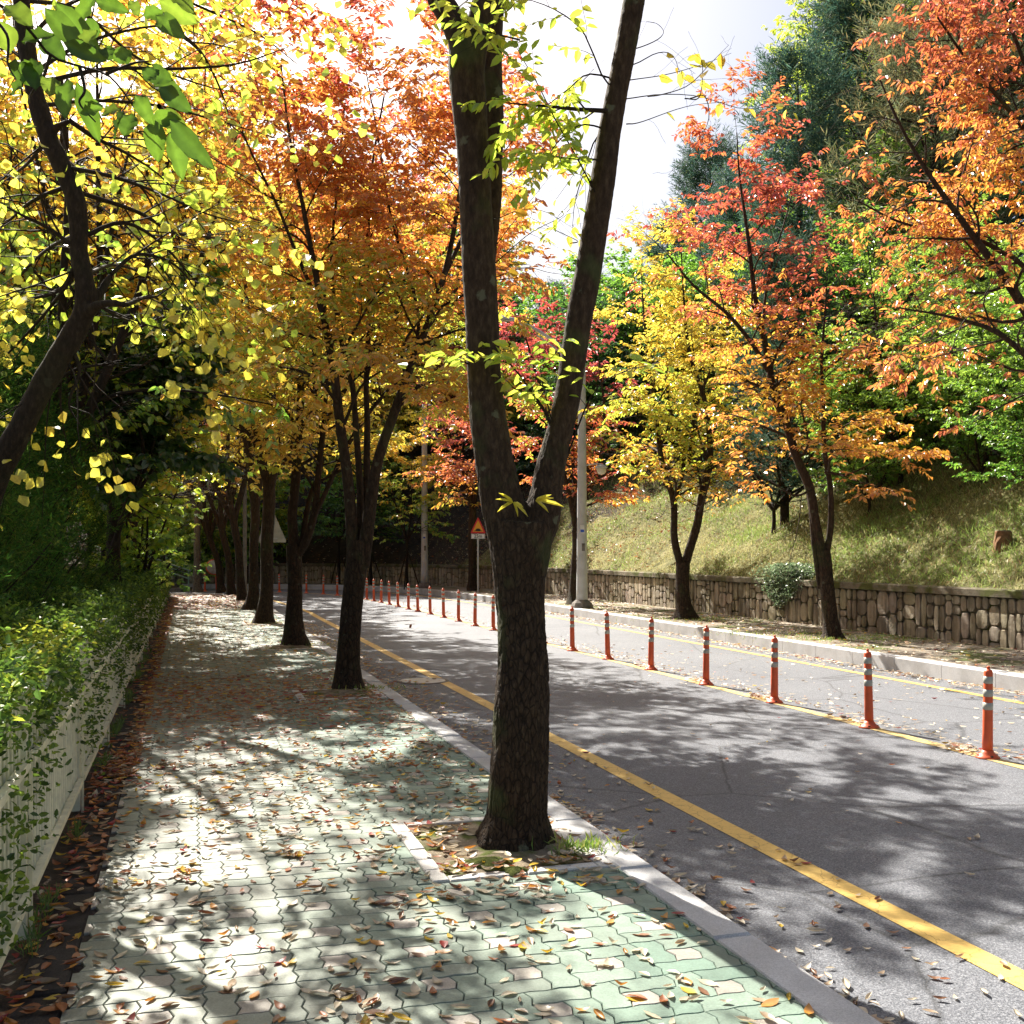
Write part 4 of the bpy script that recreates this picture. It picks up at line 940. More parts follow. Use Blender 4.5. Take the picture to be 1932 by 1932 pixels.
# second tree: several stems from one base
L2 = [px_limb([(655, 1312, 56), (658, 1290, 50), (659, 1227, 42), (664, 1130, 40), (672, 1060, 40), (676, 1020, 40)], 12.4),
      px_limb([(668, 1090, 22), (663, 987, 22), (653, 883, 20), (640, 780, 18), (629, 701, 16), (612, 600, 13), (590, 490, 11), (570, 380, 8), (545, 250, 5), (530, 120, 3)], 12.4, -.4),
      px_limb([(674, 1060, 16), (679, 952, 14), (675, 849, 12), (667, 746, 11), (657, 694, 10), (635, 600, 8), (625, 480, 6), (640, 330, 4), (650, 200, 3)], 12.5, .3),
      px_limb([(682, 1060, 18), (691, 918, 14), (693, 815, 12), (691, 729, 10), (696, 600, 9), (695, 480, 7), (700, 330, 5), (725, 180, 3)], 12.55, .6),
      px_limb([(684, 1070, 26), (696, 969, 24), (715, 866, 20), (746, 770, 18), (777, 688, 15), (801, 626, 13), (838, 520, 11), (862, 400, 8), (872, 260, 5), (850, 150, 3)], 12.4, -.3),
      px_limb([(760, 740, 9), (790, 600, 7), (740, 420, 5), (720, 300, 3), (690, 130, 2)], 12.4, .2), px_limb([(838, 520, 9), (880, 430, 8), (905, 350, 6), (925, 290, 4), (930, 220, 2)], 12.3, 1.2), px_limb([(801, 626, 8), (850, 560, 7), (885, 510, 5), (900, 470, 3)], 12.4, 1.5), px_limb([(636, 760, 7), (600, 715, 5), (560, 700, 3)], 12.2, -.5), px_limb([(650, 800, 7), (680, 730, 5), (720, 700, 3), (740, 690, 2)], 12.2, -.6), px_limb([(742, 780, 7), (790, 730, 5), (840, 715, 2)], 12.3, -.4), px_limb([(612, 600, 9), (560, 480, 7), (520, 380, 5), (470, 280, 4), (440, 200, 2)], 12.4, -.3)]
make_tree("roadside_tree", "tree with several slender stems from one base and orange crown, second along the kerb", "tree", L2,
          spec((2.2, 7.8), palette([(0, "gold"), (.24, "gold"), (.32, "lime"), (.40, "gold"), (.48, "orange"), (.75, "orange"), (1, "redorange")], 3, .13), t0=.42, d1=3.0, L1=1.35, nl=8, leaf=.095, z=0, gap=.62), 21, GR)
# low golden spray on the second tree
L3 = [px_limb([(557, 1224, 44), (556, 1164, 33), (556, 1112, 27), (555, 1060, 29), (556, 1030, 29)], 18.0),
      px_limb([(555, 1045, 20), (552, 1000, 19), (553, 958, 18), (561, 850, 17), (567, 750, 14), (560, 650, 11), (547, 520, 8), (530, 380, 5), (520, 280, 3)], 18, .3),
      px_limb([(560, 1050, 16), (578, 1018, 16), (592, 975, 14), (600, 900, 12), (611, 800, 10), (618, 700, 7), (645, 560, 5), (660, 420, 3)], 18, -.5),
      px_limb([(565, 1040, 10), (585, 940, 10), (610, 850, 8), (590, 700, 6), (600, 560, 4), (590, 400, 3)], 18, .8), px_limb([(611, 800, 9), (680, 690, 8), (770, 560, 7), (850, 460, 5), (905, 400, 3)], 17.8, -1.2), px_limb([(592, 975, 9), (680, 800, 8), (780, 690, 6), (840, 640, 3)], 17.8, -.6)]
make_tree("roadside_tree", "mossy two stemmed trunk with yellow crown, third along the kerb", "tree", L3,
          spec((2.5, 9), palette([(0, "gold"), (.25, "yellow"), (.5, "lime"), (.65, "gold"), (.9, "orange"), (1, "orange")], 8), t0=.35, d1=2.6, L1=1.7, nl=8, leaf=.105, z=0, gap=.55), 22, GR)
L4 = [px_limb([(500, 1180, 36), (502, 1120, 25), (504, 1040, 24), (507, 960, 23), (508, 915, 23)], 23.6),
      px_limb([(508, 925, 17), (490, 860, 16), (478, 780, 14), (472, 680, 11), (465, 560, 7), (450, 420, 4)], 23.6, .4),
      px_limb([(508, 930, 14), (522, 885, 13), (546, 868, 12), (560, 800, 10), (575, 700, 7), (590, 560, 4), (600, 430, 3)], 23.6, -.6),
      px_limb([(506, 940, 10), (500, 850, 9), (520, 720, 7), (530, 560, 4), (520, 430, 3)], 23.6, 1)]
make_tree("roadside_tree", "straight trunk forking high into golden crown, fourth along the kerb", "tree", L4,
          spec((2.5, 9.5), palette([(0, "gold"), (.3, "yellow"), (.5, "gold"), (.8, "yellow"), (1, "orange")], 5), t0=.25, d1=2.4, L1=1.9, nl=8, leaf=.125, z=0, gap=.5), 23, GR)
L5 = [px_limb([(476, 1152, 28), (478, 1090, 18), (481, 1000, 17), (481, 960, 17)], 29), px_limb([(481, 980, 13), (472, 880, 12), (468, 780, 9), (460, 650, 6), (455, 520, 3)], 29, .4),
      px_limb([(481, 975, 12), (492, 900, 11), (505, 800, 8), (520, 680, 5), (530, 560, 3)], 29, -.5), px_limb([(480, 970, 9), (476, 880, 8), (440, 760, 6), (420, 640, 3)], 29, -1)]
make_tree("roadside_tree", "slim trunk half hidden behind the fourth tree, fifth along the kerb", "tree", L5, spec((2.5, 9.5), palette([(0, "gold"), (.4, "yellow"), (1, "gold")], 6), t0=.2, d1=2.2, L1=2.0, nl=8, leaf=.145, z=0, n3=3, gap=.45), 24, GR)
def vase(base, H, fork, n, spread, r0, r, lean=(0, 0), tilt=.5):
    b = A(base); out_ = [A([(b[0], b[1], b[2] - .1, r0 * 1.1), (b[0] + lean[0] * .3, b[1] + lean[1] * .3, b[2] + fork * .5, r0 * .82), (b[0] + lean[0], b[1] + lean[1], b[2] + fork, r0 * .8)])]
    f = out_[0][-1]
    for i in range(n):
        a = 2 * math.pi * (i + r.uniform(-.2, .2)) / n; d = A((math.cos(a), math.sin(a))); h = H - fork; rr = spread * r.uniform(.7, 1.1)
        pts = []
        for t_ in (0, .25, .5, .75, 1):
            o = d * rr * (t_ ** tilt) * t_ ** .3 + r.normal(0, .08, 2) * (t_ > 0)
            pts.append((f[0] + o[0], f[1] + o[1], f[2] - .1 + h * t_ * r.uniform(.95, 1.02), r0 * .6 * (1 - .85 * t_)))
        out_.append(A(pts))
    return out_
names6 = ["sixth", "seventh", "eighth"]
for q, (px, py, Y, H) in enumerate(((456, 1133, 34.4, 9), (437, 1122, 39, 9), (418, 1115, 43.0, 9))):
    rr = np.random.RandomState(60 + q); b = at(px, py, Y)
    make_tree("roadside_tree", f"dark trunk with golden yellow crown near the path end, {names6[q]} along the kerb", "tree", vase((b[0], Y, 0), H, 2.6 - .2 * q, 4, 2.2, .15, rr, ((-.25, -.35, -.5)[q], 0)),
              spec((2.3, 9), palette([(0, "gold"), (.4, "yellow"), (.7, "gold"), (1, "orange")], 7 + q), t0=.2, d1=1.9, L1=2.1, nl=8, leaf=.17, n2=7, n3=3, z=0, gap=.4), 70 + q, GR)

# --- trees of the far pavement
def pxof(P): return CX + F * P[:, 0] / P[:, 1], HZ - F * (P[:, 2] - CZ) / P[:, 1]
def open_right(P, r):
    u_, v_ = pxof(P); return (v_ < 965) & ~((u_ > 1555) & (v_ < 640) & (r.rand(len(P)) < .85)) & ~((u_ > 1430) & (v_ > 420) & (v_ < 640) & (r.rand(len(P)) < .45))
def open_left(P, r):
    u_, v_ = pxof(P); return ~((u_ < 1740) & (r.rand(len(P)) < .5)) & ~((u_ < 1580) & (v_ < 520))
GF = "trees along the far pavement"
R1 = [px_limb([(1572, 1212, 50), (1568, 1190, 30), (1562, 1120, 27), (1558, 1070, 25), (1552, 1040, 26)], 18.5),
      px_limb([(1551, 1050, 18), (1540, 990, 17), (1528, 925, 17), (1503, 860, 16), (1480, 790, 15), (1462, 745, 15), (1445, 660, 12), (1425, 560, 9), (1410, 440, 7), (1395, 330, 4), (1390, 250, 2)], 18.5, .2),
      px_limb([(1556, 1060, 12), (1568, 990, 12), (1566, 920, 10), (1556, 850, 9), (1553, 760, 8), (1550, 690, 6), (1556, 600, 4), (1560, 540, 2)], 18.5, -.3),
      px_limb([(1520, 890, 9), (1530, 960, 9), (1536, 1030, 11), (1550, 1110, 14)], 18.55), 
      px_limb([(1450, 700, 10), (1420, 650, 8), (1370, 590, 7), (1310, 540, 5), (1260, 480, 3)], 18.4, -.3), px_limb([(1458, 735, 7), (1440, 640, 6), (1450, 520, 5), (1480, 420, 3), (1500, 340, 2)], 18.5, .8),
      px_limb([(1556, 890, 6), (1600, 895, 4), (1650, 870, 2)], 18.3, -.3), px_limb([(1530, 925, 6), (1500, 935, 4), (1465, 915, 2)], 18.3, -.4), px_limb([(1555, 700, 6), (1610, 660, 5), (1680, 640, 3), (1740, 610, 2)], 18.3, -.4)]
make_tree("roadside_tree", "leaning slender tree with red upper crown and yellow lower leaves in front of the bank", "tree", R1,
          spec((2.6, 9.0), palette([(0, "orange"), (.16, "orange"), (.27, "gold"), (.36, "orange"), (.42, "gold"), (.48, "redorange"), (.8, "red"), (1, "redorange")], 12, .10), t0=.30, d1=2.9, L1=1.5, nl=8, leaf=.105, z=WALKZ, gap=.75, bear=[1, 2, 4, 5, 6, 7, 8], keep=open_right), 31, GF)
R2 = [px_limb([(1291, 1172, 48), (1290, 1140, 28), (1288, 1090, 26), (1287, 1060, 27)], 23.8),
      px_limb([(1284, 1070, 15), (1272, 1010, 14), (1270, 940, 12), (1250, 880, 11), (1240, 800, 8), (1225, 700, 6), (1215, 600, 4), (1210, 510, 2)], 23.8, .4),
      px_limb([(1292, 1068, 17), (1312, 1000, 16), (1326, 930, 14), (1340, 850, 12), (1330, 760, 9), (1300, 660, 7), (1290, 560, 4), (1285, 470, 2)], 23.8, -.4),
      px_limb([(1300, 870, 8), (1310, 780, 7), (1340, 700, 5), (1370, 620, 3)], 23.8, .9), px_limb([(1270, 960, 8), (1290, 860, 8), (1262, 760, 6), (1255, 650, 4)], 23.8, 1)]
make_tree("roadside_tree", "forked tree with bright yellow crown standing on the far pavement before the shaded bank", "tree", R2,
          spec((2.6, 8.6), palette([(0, "lime"), (.2, "gold"), (.35, "lime"), (.5, "yellow"), (1, "yellow")], 14), t0=.22, d1=2.5, L1=1.75, nl=8, leaf=.12, z=WALKZ, gap=.6), 32, GF)
R3 = [px_limb([(1085, 1143, 34), (1086, 1100, 22), (1088, 1040, 20), (1088, 1000, 20)], 30.3),
      px_limb([(1088, 1010, 12), (1080, 960, 12), (1060, 880, 9), (1040, 800, 7), (1010, 700, 5), (990, 630, 3)], 30.3, .5), px_limb([(1088, 1015, 12), (1100, 950, 11), (1130, 880, 8), (1140, 780, 6), (1130, 680, 3)], 30.3, -.5),
      px_limb([(1088, 1010, 10), (1085, 920, 9), (1075, 820, 6), (1060, 700, 4), (1050, 640, 2)], 30.3, 1)]
make_tree("roadside_tree", "crimson crowned tree behind the tall lamp post", "tree", R3,
          spec((2.6, 8.4), palette([(0, "gold"), (.18, "orange"), (.35, "redorange"), (.5, "lime"), (.56, "red"), (.8, "crimson"), (1, "red")], 15, .22), t0=.2, d1=2.2, L1=1.7, nl=7, leaf=.15, z=WALKZ, n3=3, gap=.6), 33, GF)
R4 = [px_limb([(892, 1115, 20), (891, 1090, 16), (891, 1000, 15), (891, 960, 14)], 40.3), px_limb([(891, 975, 9), (885, 920, 8), (860, 860, 6), (835, 800, 3)], 40.3, .5), px_limb([(891, 975, 9), (900, 900, 8), (905, 820, 5), (900, 760, 2)], 40.3, -.5), px_limb([(891, 970, 8), (880, 900, 6), (900, 850, 4)], 40.3, -1.5)]
make_tree("roadside_tree", "small red and yellow tree behind the speed hump sign", "tree", R4,
          spec((1.8, 7.0), palette([(0, "lime"), (.25, "yellow"), (.4, "orange"), (.55, "redorange"), (1, "red")], 16, .12), t0=.15, d1=2.2, L1=2.1, nl=7, leaf=.18, z=WALKZ, n3=3, gap=.45), 34, GF)
# orange tree whose trunk stands right of the frame
b0 = sv(10.4, 10.7, WALKZ)
R0 = [A([(b0[0], b0[1], WALKZ, .17), (b0[0] + .05, b0[1], 1.2, .13), (b0[0], b0[1] - .1, 2.1, .13)])]
def from_(f, *pts): return A([tuple(f) + (.075,)] + [(*at(x, y, Y), w_ / 2 / F * Y) for x, y, Y, w_ in pts])
f0 = (b0[0], b0[1] - .1, 2.0)
R0 += [from_(f0, (2010, 720, 12.4, 22), (1925, 570, 12.2, 18), (1840, 450, 12.2, 13), (1760, 340, 12.2, 9), (1700, 240, 12.3, 6), (1660, 150, 12.4, 3)),
       from_(f0, (2060, 600, 12.8, 20), (2010, 400, 12.8, 15), (1960, 200, 12.6, 10), (1900, 30, 12.5, 6), (1850, -120, 12.4, 3)),
       from_(f0, (2000, 760, 11.8, 14), (1900, 640, 11.6, 10), (1800, 600, 11.5, 6), (1690, 580, 11.5, 3)), from_(f0, (2180, 500, 13, 18), (2200, 200, 13, 12), (2150, -100, 13, 6)),
       from_(f0, (1960, 560, 12.6, 11), (1880, 470, 12.8, 9), (1790, 440, 13.1, 7), (1700, 420, 13.4, 5), (1620, 380, 13.6, 3)), from_(f0, (2030, 380, 12.6, 12), (1930, 240, 12.3, 9), (1830, 120, 12.2, 6), (1760, 20, 12.2, 3))]
make_tree("roadside_tree", "orange crowned tree reaching in from the right edge over the bank", "tree", R0,
          spec((3, 8.2), palette([(0, "redorange"), (.22, "orange"), (.45, "redorange"), (.6, "orange"), (.75, "redorange"), (1, "red")], 18, .2), t0=.3, d1=2.9, L1=1.15, n2=8, n3=4, nl=8, leaf=.09, lw=.55, z=WALKZ, gap=.72, droop=.7, keep=open_left), 35, GF)

# ------------------------------------------------------------------ left garden
L_ = px_limb([(-60, 1100, 56), (-20, 930, 52), (36, 815, 46), (85, 720, 44), (130, 645, 43), (158, 590, 42), (160, 540, 37), (150, 480, 35), (148, 420, 35), (140, 370, 36), (118, 315, 36), (92, 260, 36), (72, 200, 36), (60, 140, 34), (48, 70, 32), (40, 0, 30), (30, -120, 26), (60, -260, 18), (90, -380, 10)], 6.6)
b = L_[0]; L_ = np.concatenate([[(b[0] - .15, b[1] + .1, 0, .15), (b[0] - .08, b[1], .6, .125)], L_])
dark = tag(empty("garden_tree", (L_[0][0], L_[0][1], 0)), "dark crooked trunk leaning over the hedge with round yellow leaves", "tree")
bD = A(dark.location)
def disp2(c): return .005 * mnoise.noise(Vector((c[0] * 20, c[1] * 20, c[2] * 7))) + .008 * mnoise.noise(Vector(c) * 4)
stub = [smooth_line(px_limb([(155, 600, 40), (180, 580, 22), (205, 572, 17), (238, 575, 13)], 6.6, -.2), 12), smooth_line(px_limb([(160, 590, 30), (185, 560, 18), (210, 517, 12)], 6.6, .1), 10), smooth_line(px_limb([(95, 250, 24), (112, 238, 14), (132, 228, 11)], 6.6, -.1), 8)]
remeshed([(smooth_line(L_, 110), 20)] + [(s_, 10) for s_ in stub], .013, "trunk", MT["bark_dark"], dark, bD, disp2)
rL = np.random.RandomState(5); wood = MB(); lf = MB()
brs = [[(150, 450), (230, 420), (300, 455), (360, 520), (400, 560)], [(132, 228), (180, 260), (240, 290), (300, 330), (350, 380)], [(100, 240), (60, 300), (20, 330), (-30, 340)], [(145, 470), (90, 430), (30, 400), (-20, 370)], [(150, 500), (110, 560), (60, 620), (0, 680), (-40, 700)],
       [(150, 440), (90, 470), (40, 520), (-10, 600)], [(60, 140), (140, 90), (230, 60), (320, 50), (420, 80)], [(50, 80), (110, 20), (200, -20), (320, -40), (450, -20)], [(118, 315), (200, 330), (290, 360), (380, 400), (450, 420)], [(140, 360), (260, 400), (330, 440), (410, 450), (470, 470)],
       [(210, 517), (260, 480), (330, 500), (380, 560)], [(238, 575), (290, 560), (330, 600)], [(160, 520), (220, 500), (290, 530), (350, 600)], [(40, 0), (150, 20), (260, 110), (380, 160), (480, 180)], [(60, 140), (30, 100), (-20, 90)], [(72, 200), (180, 190), (300, 200), (420, 230), (520, 260)],
       [(40, -40), (200, -80), (350, 0), (480, 60), (560, 120)], [(60, 160), (200, 130), (330, 130), (450, 120), (540, 90)], [(30, -100), (200, -160), (400, -120), (560, -60)], [(150, 480), (120, 540), (80, 560), (20, 560)], [(130, 645), (150, 700), (130, 760), (150, 800)], [(135, 640), (110, 720), (60, 780), (30, 800)], [(320, 50), (380, 100), (420, 180), (440, 260)], [(300, 200), (350, 260), (400, 330)],
       [(130, 350), (60, 380), (0, 430), (-50, 450)], [(100, 280), (170, 340), (230, 380)], [(160, 560), (230, 600), (300, 620)]]
colD = palette([(0, "yellow"), (.3, "yellow"), (.45, "lime"), (.7, "yellow"), (.9, "lime"), (1, "gold")], 31, .35)
for k_, pts in enumerate(brs):
    dY = rL.uniform(-.3, 2.4); q = twig_px(pts, .016, .003, 6.6, dY, 16); V, Q = tubes(q[None, :, :3], q[None, :, 3], 6); wood.add(V, Q)
    P2, R2, _ = sprout(q[None, :, :3], q[None, :, 3], 11 if k_ != 20 else 4, .2, 1, lambda t: .75 * (1.1 - .5 * t), .75, rL, 6, 0, -.12, .5, .3, True); V, Q = tubes(P2, np.maximum(R2, .002), 4); wood.add(V, Q)
    P3, R3, _ = sprout(P2, R2, 4, .25, 1, lambda t: .26, .8, rL, 4, 1, -.15, .5, .3, True)
    P3 = P3[~sun_shaft(P3[:, -1]) & (hsh(P3[:, -1], 12, 1.8) > -.45)]
    leaves_on(lf, P3, 3 if k_ not in (20, 21) else 2, .078, .95, rL, colD, (1.5, 6.5), "round", .55, .3, .5)
wood.V = [v - bD for v in wood.V]; lf.V = [v - bD for v in lf.V]; wood.build("branch_wood", MT["bark_dark"], dark, True, False); lf.build("crown", MT["leaf_near"], dark)  # branches and twigs only, without their round leaves

# near tree out of the frame: only its hanging branch with big green leaves is seen
bn = (-1.75, .55, 0)
near = tag(empty("overhanging_tree", bn), "large glossy green leaves on thin dark branches hanging at the top left corner", "tree")
wood = MB(); lf = MB(); rN = np.random.RandomState(8); YN = 1.9
tk = smooth_line([(bn[0], bn[1], -.05, .08), (bn[0] + .05, bn[1], 1.2, .06), (bn[0] + .1, bn[1] + .3, 2.2, .05), (bn[0] + .35, bn[1] + .7, 2.75, .03), (-1.0, 1.7, 2.72, .014), (-.95, 1.9, 2.62, .008)], 30); V, Q = tubes(tk[None, :, :3], tk[None, :, 3], 10); wood.add(V, Q)
tw = [[(-60, -10), (0, 10), (50, 50), (95, 105), (150, 125), (200, 140), (230, 170), (262, 215), (290, 240)], [(-60, -10), (40, -40), (150, -50), (250, -40), (330, -20), (360, 0)], [(95, 105), (80, 150), (60, 175), (55, 195)], [(200, 140), (250, 120), (280, 115)], [(150, 125), (160, 170), (150, 195), (180, 230)], [(-60, -10), (10, 60), (15, 120), (30, 150)]]
for pts in tw:
    q = twig_px(pts, .0035, .0012, YN, rN.uniform(-.1, .1), 18); V, Q = tubes(q[None, :, :3], q[None, :, 3], 5); wood.add(V, Q)
big = [((85, 15), (165, 105), 34), ((105, 5), (190, 100), 30), ((190, 60), (150, 50), 30), ((150, 95), (180, 55), 30), ((30, 110), (38, 165), 34), ((35, 120), (75, 160), 34), ((60, 110), (65, 165), 32), ((80, 70), (120, 110), 34), ((120, 80), (200, 115), 26), ((150, 95), (190, 110), 30),
       ((205, 115), (205, 85), 30), ((215, 115), (250, 95), 26), ((100, 145), (92, 180), 30), ((130, 150), (118, 220), 34), ((145, 155), (188, 265), 30), ((195, 200), (150, 212), 26), ((230, 205), (190, 215), 26), ((235, 210), (210, 260), 34), ((250, 215), (232, 255), 32),
       ((280, 135), (322, 150), 30), ((270, 150), (300, 130), 26), ((290, 160), (340, 165), 24), ((300, 165), (362, 210), 30), ((285, 225), (340, 222), 26), ((290, 225), (297, 305), 34), ((300, 215), (350, 240), 30), ((320, 225), (398, 318), 34), ((320, 250), (348, 338), 32),
       ((255, 180), (290, 235), 24), ((262, 180), (280, 215), 22), ((270, 30), (310, 20), 24), ((295, 30), (345, 68), 30), ((300, 0), (372, 45), 34), ((320, -20), (365, 20), 28), ((180, 0), (240, 20), 24), ((245, 0), (262, 30), 20), ((150, 40), (175, -10), 26), ((10, 10), (60, 45), 40), ((0, 40), (20, 100), 38), ((40, 80), (100, 60), 34), ((20, 180), (60, 130), 20)]
gm = A([(.06, .115, .008), (.075, .14, .01), (.045, .09, .008), (.10, .15, .012)])
for k_, (a_, e_, w_) in enumerate(big):
    Yk = YN + rN.uniform(-.12, .12); pa = A(at(*a_, Yk)); pe = A(at(*e_, Yk + rN.uniform(-.03, .03))); L = float(np.linalg.norm(pe - pa)); ax = (pe - pa) / L; nn_ = unit(A((rN.uniform(-.6, .6), -1, rN.uniform(-.3, .9)))); nn_ = unit(nn_ - ax * (nn_ @ ax)); bb = np.cross(ax, nn_)
    hw = w_ / 2 / F * Yk; V = []; m = 9; col = gm[rN.randint(4)] * rN.uniform(.85, 1.15)
    for i in range(m):
        t_ = i / (m - 1); wd = hw * 1.25 * math.sin(math.pi * t_ ** .85) ** .85 if 0 < t_ < 1 else 0.0; cv = -.12 * L * t_ ** 2
        for s_ in (-1, -.5, 0, .5, 1): V.append(pa + ax * L * t_ + bb * s_ * wd + nn_ * (cv + abs(s_) * wd * .35 + .004 * math.sin(i * 2.2 + abs(s_) * 3) * abs(s_)))
    Fq = [(i * 5 + j, i * 5 + j + 1, (i + 1) * 5 + j + 1, (i + 1) * 5 + j) for i in range(m - 1) for j in range(4)]
    lf.add(V, np.array(Fq), np.tile(A([col * .9, col, col * 1.25, col, col * .9]), (m, 1)))
bN = A(bn); wood.V = [v - bN for v in wood.V]; lf.V = [v - bN for v in lf.V]; wood.build("trunk", MT["bark_dark"], near, True, False); lf.build("leaf_sprays", MT["big_leaf"], near, True)

def conifer(name, label, cat, base, H, r0, rad, seed, pal, nb=60, nl=9, leaf=.3, lw=.09, up=.1, z0=.1, group=None, bark="bark_dark", dens=1.0, a1=1.2, n2=7, n3=3, shape="r", top=.12):
    r = np.random.RandomState(seed); b = A(base); root = tag(empty(name, tuple(b)), label, cat, group)
    q = smooth_line([(0, 0, -.2, r0), (.05 * H * .1, 0, H * .5, r0 * .6), (0, 0, H, .01)], 30); wood = MB(); V, Q = tubes(q[None, :, :3], q[None, :, 3], 10); wood.add(V, Q)
    P1, R1, _ = sprout(q[None, :, :3], q[None, :, 3], nb, z0, .99, lambda t: rad * ((1 - t) ** .75 * (1 - top) + top), a1, r, 6, 0, up, .4, .3); V, Q = tubes(P1, R1, 4); wood.add(V, Q)
    P2, R2, _ = sprout(P1, R1, n2, .2, 1, lambda t: rad * .38 * (1.1 - .5 * t), .75, r, 4, 1, up, .5, .3, True)
    P3 = P2
    if n3: P3, R3, _ = sprout(P2, R2, n3, .2, 1, lambda t: rad * .15, .7, r, 3, 0, .1, .5, .3, True)
    g = hsh(P3[:, -1] + b, seed, 1.2); P3 = P3[(g > -.75 + .3 * (1 - dens))]; P3 = P3[~sun_shaft(P3[:, -1] + b)] if b[1] < 16 else P3
    lf = MB(); leaves_on(lf, P3, nl, leaf, lw, r, lambda p, h, r_: np.clip(pal[r_.randint(len(pal), size=len(p))] * (1 + .3 * hsh(p, seed, 1.5))[:, None] * r_.uniform(.8, 1.2, (len(p), 1)), .01, .8), (0, H), "r", -.15, .05, .3, .7)
    wood.build("trunk", MT[bark], root, True, False); lf.build("needles", MT["needle"], root); return root
J = "evergreens behind the hedge"
def ground_at(px, Y): return ((px - CX) / F * Y, Y, -.02)
def gv(v, Y): return ((v - VV[1] * Y) / VV[0], Y, -.02)
JK = dict(bark="bark_dark", n2=10, n3=5, a1=.8)
conifer("juniper", "dense dark green juniper at the left edge below the leaning trunk", "shrub", gv(-1.65, 7.6), 2.9, .035, 1.0, 41, PAL["juniper"] * 1.1, 110, 11, .055, .22, .2, .02, J, **JK)
conifer("juniper", "feathery juniper rising behind the leaning trunk", "shrub", gv(-1.7, 9.8), 3.5, .04, 1.05, 42, PAL["juniper"] * 1.25, 110, 11, .065, .22, .2, .02, J, **JK)
conifer("juniper", "juniper with dark tips drooping over the hedge beside the yellow shrub", "shrub", gv(-1.6, 12.4), 3.4, .04, 1.05, 43, PAL["juniper"] * 1.2, 100, 11, .075, .22, .2, .02, J, **JK)
conifer("juniper", "low juniper against the fence at the left edge", "shrub", gv(-1.5, 5.6), 1.9, .03, .7, 44, PAL["juniper"] * 1.3, 110, 10, .045, .22, .25, .02, J, **JK)
def bush(name, label, cat, base, H, fork, n, spread, seed, stops, group=None, r0=.06, lean=(0, 0), **k):
    r = np.random.RandomState(seed); b = A(base)
    sp = spec((b[2] + fork * .5, b[2] + H), palette(stops, seed, .3), z=float(b[2]), **k)
    return make_tree(name, label, cat, vase(b, H, fork, n, spread, r0, r, lean), sp, seed, group, "bark_dark")
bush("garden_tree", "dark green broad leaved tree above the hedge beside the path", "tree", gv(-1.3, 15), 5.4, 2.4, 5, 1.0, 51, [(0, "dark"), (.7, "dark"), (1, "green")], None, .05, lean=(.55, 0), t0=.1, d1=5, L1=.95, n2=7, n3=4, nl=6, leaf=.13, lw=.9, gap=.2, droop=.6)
bush("shrub", "sunlit yellow green shrub glowing over the hedge below the dark tree", "shrub", ground_at(262, 20), 3.9, .8, 6, 1.2, 52, [(0, "bright"), (.4, "lime"), (1, "lime")], None, .05, t0=.05, d1=5.5, L1=.9, n2=7, n3=4, nl=6, leaf=.12, lw=.9, gap=.3)
bush("shrub", "green shrub between the glowing shrub and the path end", "shrub", ground_at(290, 29), 3.3, .8, 5, 1.1, 53, [(0, "green"), (.6, "bright"), (1, "lime")], None, .05, t0=.05, d1=4, L1=1.2, n2=7, n3=3, nl=7, leaf=.15, lw=.9, gap=.3)
GG = "trees in the garden left of the path"
gt = [(215, 16, 8.8, "tall yellow tree rising behind the dark broad leaved tree", [(0, "lime"), (.4, "yellow"), (.8, "gold"), (1, "gold")], 2.0, .12), (110, 18, 10.5, "high golden tree filling the sky above the leaning trunk", [(0, "yellow"), (.5, "gold"), (1, "gold")], 2.2, .13), (90, 13, 7.6, "bright green and yellow tree behind the leaning trunk", [(0, "green"), (.4, "bright"), (.7, "lime"), (1, "yellow")], 2.0, .12),
      (200, 20, 9.6, "yellow green garden tree left of the kerb row", [(0, "green"), (.4, "lime"), (1, "yellow")], 2.4, .15), (250, 27, 10.5, "tall golden garden tree beyond the hedge", [(0, "lime"), (.4, "yellow"), (1, "gold")], 2.6, .17), (60, 24, 10.5, "orange and yellow garden tree further left", [(0, "yellow"), (.5, "gold"), (1, "orange")], 2.6, .17),
      (265, 36, 12, "orange topped garden tree near the path end", [(0, "gold"), (.5, "orange"), (1, "redorange")], 2.9, .2), (170, 40, 11, "broad yellow garden tree at the back", [(0, "green"), (.4, "yellow"), (1, "gold")], 2.9, .2)]
for k_, (px, Y, H, lab, st_, L1, lf_) in enumerate(gt):
    bush("garden_tree", lab, "tree", ground_at(px, Y), H, 2.2, 5, H * .24, 80 + k_, st_, GG, .13, t0=.1, d1=2.4, L1=L1, n2=7, n3=4, nl=7, leaf=lf_, gap=.35, lw=.85)
# thin pale trunked tree at the end of the path
rr = np.random.RandomState(77); b_ = at(372, 1112, 43)
make_tree("garden_tree", "thin pale trunk standing at the end of the path", "tree", vase((b_[0], 43, 0), 7, 3.2, 4, 1.6, .16, rr), spec((2.5, 7), palette([(0, "lime"), (.5, "yellow"), (1, "gold")], 7), t0=.1, d1=2.0, L1=1.6, leaf=.17, z=0, n2=6, n3=3), 78, GG, "bark_pale")

